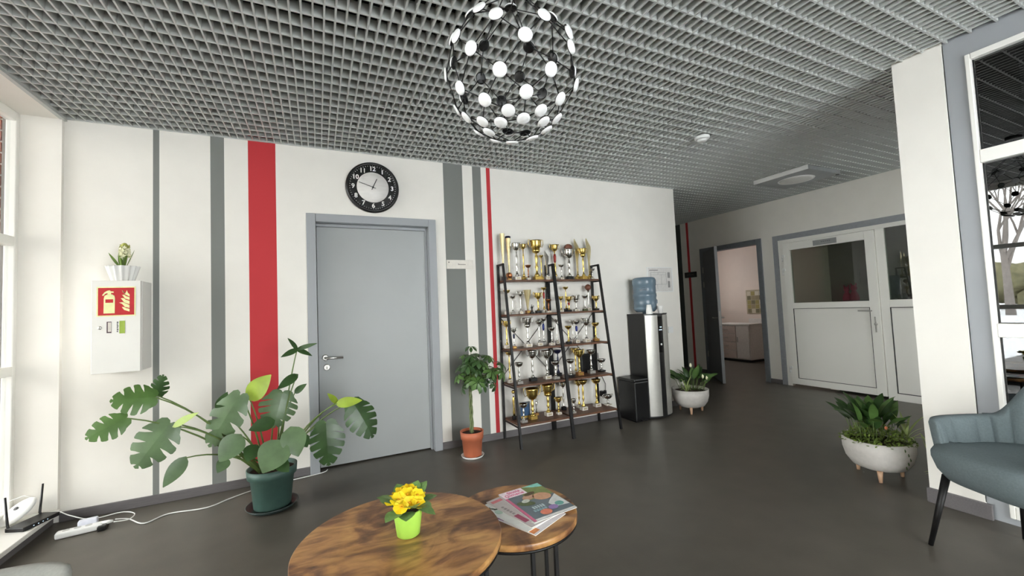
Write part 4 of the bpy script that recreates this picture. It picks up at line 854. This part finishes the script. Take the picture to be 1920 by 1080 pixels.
for (x, y, z, h, r, s, b, ty, me, ba, ac, de) in TRO:
    cnt[(s, b)] = cnt.get((s, b), 0)+1; idx = cnt[(s, b)]
    t = empty('trophy', (x, y, z+.0004)); tag(t, '%s trophy, %s from left on %s shelf, %s half' % (de, ORD[idx-1], SHN[s], 'left' if b == 'l' else 'right'), 'trophy', 'trophies on the ladder shelf')
    M_ = tm[me]; bh = max(.014, min(.034, h*.13)); bw = max(.018, min(.034, r*.72))
    B((-bw, -bw*.85, 0), (bw, bw*.85, bh), .0015).build('base', bmats[ba], t)
    if ba in ('marble', 'oak') : B((-bw*.6, -bw*.85-.0006, bh*.25), (bw*.6, -bw*.85, bh*.75)).build('name_plate', m_brass if ba == 'oak' else mat('pale_plate', (190, 178, 150), .4, .5), t)
    A_ = am.get(ac, M_)
    if ty in ('bowl', 'cup', 'tier', 'ballcup'):
        bl_h = min(h*.30, r*1.0) if ty == 'bowl' else min(h*.42, r*1.7)
        ball_h = r*.9 if ty == 'ballcup' else 0
        top = h-ball_h; bz = top-bl_h; sh = bz-bh; sr = max(.006, r*.22)
        pr_ = [(sr*2.0, bh), (sr*1.9, bh+.06*sh), (sr*.9, bh+.14*sh), (sr*.6, bh+.25*sh), (sr*1.35, bh+.36*sh), (sr*.7, bh+.45*sh), (sr*1.0, bh+.62*sh), (sr*1.15, bh+.78*sh), (sr*.6, bh+.88*sh), (sr*.8, bz+.002)]
        MB().lathe(pr_, (0, 0, 0), 14).build('stem', M_, t)
        if ac not in ('', 'brown'): MB().lathe([(sr*.9, bh+.55*sh), (sr*1.5, bh+.62*sh), (sr*1.7, bh+.8*sh), (sr*1.2, bh+.9*sh)], (0, 0, 0), 14).build('collar', A_, t)
        if ty == 'bowl': pb = [(sr*.8, bz), (r*.55, bz+.12*bl_h), (r*.88, bz+.45*bl_h), (r, bz+.85*bl_h), (r*1.04, top), (r*.96, top), (r*.82, bz+.5*bl_h), (0.001, bz+.25*bl_h)]
        else: pb = [(sr*.8, bz), (r*.5, bz+.10*bl_h), (r*.78, bz+.35*bl_h), (r*.86, bz+.65*bl_h), (r*.9, bz+.85*bl_h), (r*1.0, top), (r*.94, top), (r*.78, bz+.6*bl_h), (0.001, bz+.3*bl_h)]
        bo = MB().lathe(pb, (0, 0, 0), 20, None, False).build('bowl', M_, t)
        if ty == 'tier':
            MB().lathe([(r*.3, bz-.1*sh), (r*.62, bz-.04*sh), (r*.66, bz+.02), (r*.3, bz+.02)], (0, 0, 0), 18).build('lower_tier', M_, t)
        if ty in ('cup', 'tier', 'ballcup'):
            for sg_ in (-1, 1):
                arc_handle([(sg_*r*.82, 0, bz+.45*bl_h), (sg_*r*1.15, 0, bz+.35*bl_h), (sg_*r*1.38, 0, bz+.65*bl_h), (sg_*r*1.35, 0, top+.05*bl_h), (sg_*r*1.15, 0, top+.08*bl_h), (sg_*r*.93, 0, top-.12*bl_h)]).build('handle', M_, t)
        if ty == 'ballcup': MB().sphere((0, 0, top+ball_h*.2), r*.78, 16).build('ball', A_, t)
    elif ty == 'flute':
        MB().lathe([(.006, bh), (.012, bh+.01), (.008, bh+.05*h), (r*.5, h*.45), (r*1.25, h*.985), (r*1.15, h*.985), (r*.4, h*.5)], (0, 0, 0), 10, None, False, False).build('cone', m_pale, t)
        if ac: MB().lathe([(r*1.24, h*.95), (r*1.32, h*.99), (r*.9, h), (.0, h)], (0, 0, 0), 12, None, False).build('rim', A_, t)
    elif ty == 'blade':
        pol = [(-.006, bh), (.006, bh), (.010, h*.2), (.3*r, h*.45), (.75*r, h*.68), (.75*r, h*.8), (-.7*r, h), (-.85*r, h*.93), (-.6*r, h*.75), (-.3*r, h*.4), (-.010, h*.2)]
        MB().prism(pol, -.004, .004).build('blade', m_pale if me == 'gold' else M_, t); MB().lathe([(.018, bh), (.016, bh+.012), (.006, bh+.03), (.006, h*.2)], (0, 0, 0), 12).build('foot', M_, t)
    elif ty == 'medal':
        MB().lathe([(0, .006), (r*.7, .006), (r*.8, .010), (r, .010), (r, -.004), (0, -.004)], (0, 0, 0), 24, at(0, 0, bh+r*.95) @ RX, False).build('disc', M_, t)
    elif ty == 'ball':
        bz = h-2*r
        MB().lathe([(.016, bh), (.013, bh+.012), (.006, bh+.3*(bz-bh)), (.010, bh+.5*(bz-bh)), (.005, bh+.8*(bz-bh)), (.016, bz+.004)], (0, 0, 0), 14).build('stem', M_, t); MB().sphere((0, 0, h-r), r, 18).build('ball', A_, t)
    else:
        MB().lathe([(.009, bh), (.012, bh+.1*h), (.006, bh+.3*h), (.013, bh+.5*h), (.010, bh+.62*h), (.004, bh+.68*h)], (0, 0, 0), 10).build('body', M_, t); MB().sphere((0, 0, h*.93), h*.065, 10).build('head', M_, t)
        MB().tube([(.010, 0, bh+.55*h), (.022, 0, bh+.62*h), (.018, 0, bh+.74*h)], .003, 6).build('arm', M_, t)
bx = empty('black_box', (2.635, 3.742, .5554)); tag(bx, 'plain black box behind the silver trophies on the fourth shelf', 'box')
B((-.085, -.02, 0), (.085, .02, .185), .003).build('body', m_black, bx); B((-.087, -.022, .185), (.087, .022, .20), .003).build('lid', m_black, bx)
bp_ = empty('blue_plaque', (1.80, 3.63, .2054)); tag(bp_, 'blue framed plaque leaning behind the low silver bowl', 'plaque')
B((-.055, 0, 0), (.055, .012, .16), .002).build('frame', mat('grey_blue_frame', (96, 104, 112), .4), bp_); B((-.045, -.002, .03), (.045, .001, .14)).build('blue_field', mat('plaque_blue', (44, 78, 116), .4), bp_); B((-.045, -.002, .008), (.045, .001, .028)).build('title_strip', m_brass, bp_)

# ------------------------------------------------------------------ water dispenser
wdp = empty('water_dispenser', (3.435, 3.63, 0)); tag(wdp, 'tall black water dispenser with silver curved front panels', 'dispenser')
def fy(x): return -.10-.055*(1-(x/.168)**2)
def front_poly(x0, x1, off, n=8): return [(x0+(x1-x0)*k/n, fy(x0+(x1-x0)*k/n)-off) for k in range(n+1)]
def slab(poly, z0, z1):
    n = len(poly); return MB().add([(x, y, z0) for x, y in poly]+[(x, y, z1) for x, y in poly], [list(range(n))[::-1], list(range(n, 2*n))]+[(i, (i+1) % n, (i+1) % n+n, i+n) for i in range(n)])
slab(front_poly(-.165, .165, 0, 14)+[(.165, .165), (-.165, .165)], .012, 1.14).build('body', m_black, wdp)
slab(front_poly(-.172, .172, .008, 14)+[(.172, .168), (-.172, .168)], 1.14, 1.152).build('top_plate', m_black, wdp)
m_sil = mat('satin_silver_panel', (186, 184, 178), .38, .55, .03, 20)
for x0, x1 in ((-.163, -.03), (.048, .163)):
    slab(front_poly(x0, x1, .008)+front_poly(x0, x1, .0)[::-1], .03, 1.135).build('front_panel', m_sil, wdp)
slab(front_poly(-.026, .044, .003)+front_poly(-.026, .044, -.002)[::-1], .72, 1.12).build('control_strip', mat('gloss_black', (12, 12, 13), .15), wdp)
m_led = mat('pale_led', (190, 210, 225), .4, 0, .02, 10, 0, None, .5, 0, .6)
for x, z in ((.006, 1.0), (.022, 1.0), (-.006, .97), (.010, .97), (.026, .97)): B((x-.005, fy(x)-.005, z-.005), (x+.005, fy(x)-.002, z+.005)).build('indicator', m_led, wdp)
B((.0, fy(.01)-.012, .80), (.016, fy(.01)-.002, .82), .002).build('tap_button', m_white, wdp)
for sx in (-1, 1):
    for sy in (-.06, .13): MB().lathe([(.015, 0), (.015, .013)], (sx*.13, sy, 0), 10).build('foot', m_black, wdp)
wbt = empty('water_bottle', (3.40, 3.64, 1.1524)); tag(wbt, 'blue translucent water bottle upside down on the dispenser', 'bottle')
m_bot = mat('blue_bottle', (118, 140, 156), .22, 0, .06, 12, 0, None, .5, .35)
MB().lathe([(.03, 0), (.035, .018), (.10, .022), (.128, .05), (.130, .075), (.126, .08), (.126, .185), (.131, .192), (.131, .222), (.126, .23), (.126, .315), (.131, .322), (.132, .38), (.122, .405), (.10, .414), (.0, .414)], (0, 0, 0), 40, None, False).build('body', m_bot, wbt)
MB().tube([(.126, -.03, .10), (.15, -.03, .12), (.15, -.03, .15), (.126, -.03, .17)], .009, 8).build('grip', m_bot, wbt)
dk = mat('bottle_print', (58, 68, 80), .5)
def on_bottle(a, z, w, hh):
    a0 = math.atan2(-3.64, -3.40)+a; q = Vector((math.cos(a0), math.sin(a0), 0)); t_ = Vector((-q.y, q.x, 0)); p = q*.1275+Vector((0, 0, z))
    return MB().add([p-t_*w-Vector((0, 0, hh)), p+t_*w-Vector((0, 0, hh)), p+t_*w+Vector((0, 0, hh)), p-t_*w+Vector((0, 0, hh))]+[v-q*.002 for v in (p-t_*w-Vector((0, 0, hh)), p+t_*w-Vector((0, 0, hh)), p+t_*w+Vector((0, 0, hh)), p-t_*w+Vector((0, 0, hh)))], [(0, 1, 2, 3), (7, 6, 5, 4), (0, 4, 5, 1), (1, 5, 6, 2), (2, 6, 7, 3), (3, 7, 4, 0)])
for k in range(7): on_bottle(-.42+.11*k, .27, .0045, .006).build('letter_mark', dk, wbt)
for k in range(7): on_bottle(-.30+.09*k, .295-.0018*(k-3)**2, .005, .0025).build('logo_arc', dk, wbt)
m_cup = mat('paper_cup', (244, 243, 240), .6)
cs_ = empty('cup_stack', (3.315, 3.492, 1.1524)); tag(cs_, 'stack of upturned white paper cups on the dispenser', 'cup')
for k in range(4): MB().lathe([(.036, .008*k), (.0345, .008*k+.003), (.024, .078+.008*k), (.0, .078+.008*k)], (0, 0, 0), 20, None, False).build('cup', m_cup, cs_)
cp = empty('paper_cup', (3.475, 3.49, 1.1524)); tag(cp, 'single white paper cup standing upright on the dispenser', 'cup')
MB().lathe([(.0, 0), (.024, 0), (.034, .082), (.036, .084), (.0335, .084), (.023, .004), (.0, .004)], (0, 0, 0), 20, None, False).build('cup_wall', m_cup, cp)
bn = empty('waste_bin', (3.16, 3.64, 0)); tag(bn, 'black square waste bin left of the water dispenser', 'bin')
B((-.10, -.135, .01), (.095, .135, .425), .012).build('body', m_black, bn); B((-.103, -.138, .425), (.098, .138, .455), .012).build('lid', m_black, bn); B((-.04, -.16, .012), (.04, -.13, .025), .004).build('pedal', m_blackm, bn); B((-.095, -.13, 0), (.09, .13, .012)).build('foot_ring', m_blackm, bn)
ev = empty('evacuation_plan', (3.825, W, 1.555)); tag(ev, 'white evacuation plan sheet on the wall behind the water bottle', 'notice')
B((-.205, -.004, -.152), (.205, 0, .152)).build('sheet', mat('plan_paper', (216, 213, 210), .45), ev)
for a, b in (((-.21, -.008, -.155), (-.192, 0, .155)), ((.192, -.008, -.155), (.21, 0, .155)), ((-.192, -.008, .145), (.192, 0, .155)), ((-.192, -.008, -.155), (.192, 0, -.145))): B(a, b, .001).build('frame_strip', m_white, ev)
m_ink = mat('plan_ink', (140, 138, 138), .6)
for x0, z0, x1, z1 in ((-.17, .11, -.03, .12), (-.15, .085, .10, .088), (-.15, -.09, -.147, .085), (.10, -.06, .103, .085), (-.15, .06, .10, .062), (-.05, -.06, .10, -.057), (-.05, -.12, -.047, -.06), (-.15, -.06, -.05, -.057), (.02, -.06, .022, .06), (-.03, .06, -.028, .085), (.125, .02, .165, .09), (.125, -.10, .16, -.02)): B((x0, -.0052, z0), (x1, -.0038, z1)).build('plan_line', m_ink, ev)
sk = empty('light_switch', (3.95, W, .93)); tag(sk, 'small white wall switch right of the water dispenser', 'switch')
B((-.04, -.008, -.04), (.04, 0, .04), .003).build('plate', m_white, sk); B((-.026, -.012, -.026), (.026, -.007, .026), .002).build('rocker', m_white, sk)
ad = empty('power_adapter', (2.875, W, .29)); tag(ad, 'black power adapter plugged into the wall behind the ladder shelf', 'adapter')
B((-.05, -.05, -.03), (-.01, 0, .03), .005).build('block', m_black, ad); B((.005, -.03, -.015), (.03, 0, .03), .005).build('plug', m_black, ad); MB().tube([(.02, -.02, .03), (.03, -.015, .10), (-.02, -.012, .2), (-.04, -.01, .3), (-.05, -.01, .45)], .003, 6).build('cord', m_black, ad)

# ------------------------------------------------------------------ ceiling fittings
sm_ = empty('smoke_detector', (3.085, 2.485, H-.004)); tag(sm_, 'white round smoke detector on the grid ceiling', 'detector')
MB().lathe([(.0, -.042), (.028, -.042), (.036, -.036), (.040, -.026)], (0, 0, 0), 28, None, False).build('cap', m_white, sm_); MB().lathe([(.036, -.027), (.036, -.02)], (0, 0, 0), 28, None, False).build('vent', m_black, sm_); MB().lathe([(.03, -.021), (.056, -.020), (.062, -.012), (.062, .002), (.03, .004)], (0, 0, 0), 28, None, False).build('base', m_white, sm_)
pl = empty('ceiling_panel', (5.2, 2.93, H)); tag(pl, 'square grey ceiling panel with a round white disc before the far doors', 'panel')
m_pan = mat('grey_panel', (150, 152, 152), .5)
B((-.31, -.31, -.045), (.31, .31, .0), .003).build('plate', m_pan, pl); B((-.322, -.31, -.047), (-.3105, .31, .0)).build('edge_strip', m_white, pl)
MB().lathe([(.0, -.058), (.14, -.058), (.165, -.054), (.17, -.045)], (0, 0, 0), 48, None, False).build('disc', mat('opal_grille', (216, 214, 208), .5), pl); MB().lathe([(.17, -.046), (.182, -.052), (.186, -.046)], (0, 0, 0), 48, None, False).build('disc_ring', m_white, pl)
for sx, sy in ((.29, -.29),): MB().lathe([(.02, -.05), (.02, -.045)], (sx, sy, 0), 12).build('catch', m_black, pl)

# ------------------------------------------------------------------ things on and under the window sill
ro = empty('wifi_router', (-1.59, 3.60, .0905), math.radians(66)); tag(ro, 'black router with two upright antennas on the low window sill', 'router')
B((-.10, -.055, 0), (.10, .055, .024), .004).build('case', m_black, ro)
for x, ti in ((-.085, -.01), (.085, .02)):
    MB().tube([(x, .045, .015), (x, .055, .03), (x+ti, .06, .20)], [.006, .0065, .005], 8).build('antenna', m_black, ro)
for q in range(4): B((-.05+.025*q, -.0555, .010), (-.044+.025*q, -.0548, .014)).build('indicator', m_led, ro)
ap = empty('access_point', (-1.70, 3.69, .15)); tag(ap, 'white oval device leaning on the window sill behind the router', 'device')
Mt = Matrix.Rotation(math.radians(28), 4, 'Z') @ Matrix.Rotation(math.radians(-38), 4, 'Y') @ Matrix.Rotation(math.radians(22), 4, 'X')
MB().sphere((0, 0, 0), .095, 28, (1, .66, .26), Mt).build('shell', m_white, ap)
MB().lathe([(.0, .031), (.010, .031), (.012, .028)], (.01, -.0, 0), 12, Mt, False).build('button', mat('grey_ink', (90, 90, 92)), ap)
MB().tube([(-.08, .03, -.02), (-.10, .05, .05), (.0, .06, .075), (.06, .03, .055)], .002, 6).build('cord', m_white, ap)
ps = empty('power_strip', (-1.355, 3.535, 0), math.radians(8)); tag(ps, 'white power strip lying on the floor under the sill', 'power strip')
B((-.105, -.027, .002), (.105, .027, .04), .010).build('case', m_white, ps)
for q in range(3): MB().lathe([(.017, .0402), (.017, .0385)], (-.06+.05*q, 0, .0006), 16).build('socket', mat('socket_grey', (196, 196, 194), .5), ps)
B((-.02, .03, .02), (.07, .075, .062), .008).build('charger', mat('lilac_white', (224, 226, 238), .4), ps); B((.085, -.05, .001), (.125, .06, .03), .006).build('black_plug', m_black, ps); MB().lathe([(.012, 0), (.012, .03), (.007, .05)], (0, 0, 0), 12, at(.10, 0, .032) @ Matrix.Rotation(PI/2, 4, 'Y')).build('plug', m_white, ps)
def smooth_path(P, n=6):
    P = [Vector(p) for p in P]; out = []
    for i in range(len(P)-1):
        p0, p1, p2, p3 = P[max(i-1, 0)], P[i], P[i+1], P[min(i+2, len(P)-1)]
        for k in range(n):
            t = k/n; out.append(.5*((2*p1)+(p2-p0)*t+(2*p0-5*p1+4*p2-p3)*t*t+(3*p1-p0-3*p2+p3)*t**3))
    return out+[P[-1]]
cb = smooth_path([(-1.20, 3.57, .034), (-1.14, 3.59, .012), (-1.028, 3.476, .0055), (-.925, 3.559, .0055), (-.715, 3.53, .0055), (-.595, 3.614, .0055), (-.477, 3.684, .0055), (-.34, 3.73, .0055), (-.19, 3.755, .0055), (-.05, 3.775, .0055), (.03, 3.80, .0055), (.05, 3.845, .0055)])
tag(MB().tube(cb, .0038, 8).build('extension_cord', m_white), 'thin white cord running along the floor to the door', 'cord')
cb = smooth_path([(-1.20, 3.545, .028), (-1.13, 3.56, .02), (-1.12, 3.62, .03), (-1.2, 3.66, .04), (-1.34, 3.64, .04), (-1.45, 3.66, .08), (-1.53, 3.72, .10), (-1.58, 3.73, .096)])
tag(MB().tube(cb, .003, 8).build('charger_cord', m_white), 'looped white cord from power strip up to the sill', 'cord')

# ------------------------------------------------------------------ far end: plaque, side room furniture, things behind glass
pq = empty('corridor_plaque', (XF, 5.38, 1.75)); tag(pq, 'small dark plaque across the red stripe on the far wall', 'sign')
B((-.012, -.13, -.05), (0, .13, .05), .002).build('plate', mat('dark_plaque', (46, 40, 38), .4), pq); B((-.0128, -.08, -.01), (-.0118, .08, .01)).build('text_strip', mat('dark_plaque_text', (84, 76, 70), .5), pq)
ds = empty('drawer_cabinet', (8.0, 5.85, 0)); tag(ds, 'pale drawer cabinet in the room behind the open door', 'cabinet')
m_cabp = mat('pale_pink_laminate', (206, 192, 184), .5); m_cabw = mat('white_laminate', (222, 218, 214), .5)
B((-.25, -.40, .05), (.25, .40, .74), .004).build('body', m_cabw, ds); B((-.27, -.42, .74), (.27, .42, .765), .003).build('top', m_cabw, ds); B((-.24, -.39, 0), (.24, .39, .05)).build('plinth', m_black, ds)
for k in range(4):
    dd = B((-.266, -.10, .07+.167*k), (-.25, .385, .225+.167*k), .003).build('drawer', m_cabp, ds); MB().bar((-.275, .08, .15+.167*k), (-.275, .2, .15+.167*k), .01, .01).build('handle', m_steel, dd)
cd = B((-.266, -.385, .07), (-.25, -.115, .73), .003).build('door', m_cabw, ds); MB().bar((-.275, -.14, .4), (-.275, -.14, .5), .01, .01, (1, 0, 0)).build('handle', m_steel, cd)
rd = empty('radiator', (8.580, 5.62, .12)); tag(rd, 'white panel radiator on the far wall of the side room', 'radiator')
B((-.08, -.5, 0), (-.03, .36, .72), .008).build('panel', m_cabw, rd)
for k in range(12): B((-.084, -.47+.07*k, .03), (-.079, -.43+.07*k, .69)).build('rib', m_cabw, rd)
for y in (-.4, .3): B((-.03, y-.02, .1), (.015, y+.02, .6)).build('bracket', m_white, rd)
pc = empty('wall_picture', (8.6, 5.80, 1.20)); tag(pc, 'muted collage picture above the radiator in the side room', 'picture')
B((-.02, -.32, -.26), (0, .26, .26), .003).build('board', mat('collage_base', (176, 164, 140), .7, 0, .15, 8), pc)
rnd = random.Random(2)
for k in range(30):
    y0 = -.30+.09*(k % 6); z0 = -.24+.095*(k//6); c = rnd.choice([(150, 138, 108), (196, 186, 166), (120, 112, 84), (206, 200, 184), (158, 146, 90)])
    B((-.0225, y0, z0), (-.0195, y0+.08, z0+.085)).build('collage_tile', mat('tile_%d_%d_%d' % c, c, .7), pc)
vs_ = empty('pink_figurine', (6.52, 3.10, 1.1905)); tag(vs_, 'pink and red figurine pair behind the white door glass', 'figurine')
cab.location.x = 6.58
m_pk = mat('pink_glaze', (226, 60, 104), .5)
for y, s_ in ((-.045, 1), (.04, .92)):
    MB().lathe([(.05*s_, 0), (.055*s_, .03), (.04*s_, .09*s_), (.02*s_, .13*s_), (.035*s_, .15*s_), (.035*s_, .18*s_), (.0, .21*s_)], (0, y, 0), 16, None, False).build('figure', m_pk, vs_)
    for e in (-1, 1): MB().tube([(0, y+e*.02, .19*s_), (0, y+e*.03, .23*s_)], [.012, .006], 8).build('ear', m_pk, vs_)

# ------------------------------------------------------------------ outside the left windows: brick wall, snow, hedge, bare trees
m_snow = mat('snow', (236, 238, 242), .8, 0, .04, .6, .3, 4)
struct(B((-90, -70, -.6), (90, 80, -.35)).build('ground', m_snow), 'snow-covered ground outside')
struct(B((-1.845, 3.787, -.35), (-1.80, 3.99, 3.1)).build('trim_7', mat('grey_exterior_reveal', (128, 124, 122), .7)), 'grey exterior window reveal')
ew = struct(B((-4.4, 3.815, -.35), (-1.845, 4.1, 3.1)).build('wall_exterior', mat('mortar', (190, 180, 172), .9, 0, .1, 30)), 'red brick exterior wall beyond the left window')
mbk = [mat('brick_%d' % i, c, .85, 0, .15, 25, .3, 80) for i, c in enumerate(((176, 110, 92), (160, 96, 80), (188, 124, 104)))]
bms = [B((0, 0, 0), (.24, .014, .063), .002).mesh('brick', m) for m in mbk]
rnd = random.Random(8)
for k in range(37):
    for j in range(6):
        link('brick', rnd.choice(bms), ew, (-1.85-.25*(j+1)+(.0 if k % 2 else .125)*(j > 0), 3.803, -.03+.075*k))
rnd = random.Random(4); hm_ = MB()
struct(B((-9.5, -2.62, -.36), (-1.9, 3.8, -.335)).build('paving', mat('added_dark_paving', (104, 102, 100), .7, 0, .1, 3)), 'dark courtyard paving added to cut light bounced indoors')  # unseen dark slab added to weaken ground bounce through the left windows
struct(B((-4.6, -2.62, 3.12), (-1.9, 3.86, 3.3)).build('added_eaves', m_pvc), 'white eaves added above the left windows to block sky light')  # unseen overhang added to dim the daylight from the left
struct(B((-14, -3.0, -.35), (-1.9, -2.62, 7.0)).build('wall_added_wing', mat('added_wing_render', (150, 144, 136), .85, 0, .2, 12)), 'rendered wing added outside to block light to the left windows')  # unseen wall added to hold sky light off the left back wall
m_hedge = mat('winter_hedge', (132, 128, 98), .9, 0, .35, 3, .8, 20)
for k in range(150):
    hm_.sphere((rnd.uniform(-1.2, 1.2), rnd.uniform(-38, 38), rnd.uniform(.3, 2.6)), rnd.uniform(.8, 1.5), 10, (1, 1.6, 1))
tag(hm_.build('hedge', m_hedge, None, (-42, 8, -.35)), 'long dull green winter hedge beyond the snow', 'hedge')
m_bark = mat('bare_bark', (140, 132, 126), .9, 0, .2, 6)
def bare_tree(x, y, hgt, sd, label):
    r = random.Random(sd); mb = MB()
    def grow(p, d, L, rad, lv):
        pts_ = [p]; dd = d.copy()
        for k in range(3):
            dd = (dd+Vector((r.uniform(-.22, .22), r.uniform(-.22, .22), r.uniform(-.05, .15)))).normalized(); pts_.append(pts_[-1]+dd*L/3)
        mb.tube(pts_, [rad*(1-.14*k) for k in range(4)], 5, False)
        if lv == 0: return
        for q in range(3 if lv > 1 else 4):
            nd = (dd+Vector((r.uniform(-1, 1), r.uniform(-1, 1), r.uniform(-.2, .7)))*.75).normalized()
            grow(pts_[r.choice([2, 3, 3])], nd, L*r.uniform(.62, .82), rad*.55, lv-1)
    t = empty('bare_tree', (x, y, -.35)); tag(t, label, 'tree', 'bare winter trees outside')
    r0 = hgt*.013; tr = MB(); tr.tube([(0, 0, 0), (.05, 0, hgt*.15), (0, .05, hgt*.3)], [r0*1.3, r0, r0*.8], 10); tr.build('trunk', m_bark, t)
    for q in range(5): grow(Vector((0, .05*q/5, hgt*(.2+.025*q))), Vector((r.uniform(-.6, .6), r.uniform(-.6, .6), .9)).normalized(), hgt*.25, r0*.6, 4)
    mb.build('branches', m_bark, t); return t
for i, (x, y, hh_) in enumerate(((-30, 9.5, 13), (-34, 26, 12), (-34, -8, 12))):
    bare_tree(x, y, hh_, 30+i, ['bare winter tree reflected in the partition glass', 'bare winter tree beyond the brick wall', 'bare winter tree toward the street'][i])
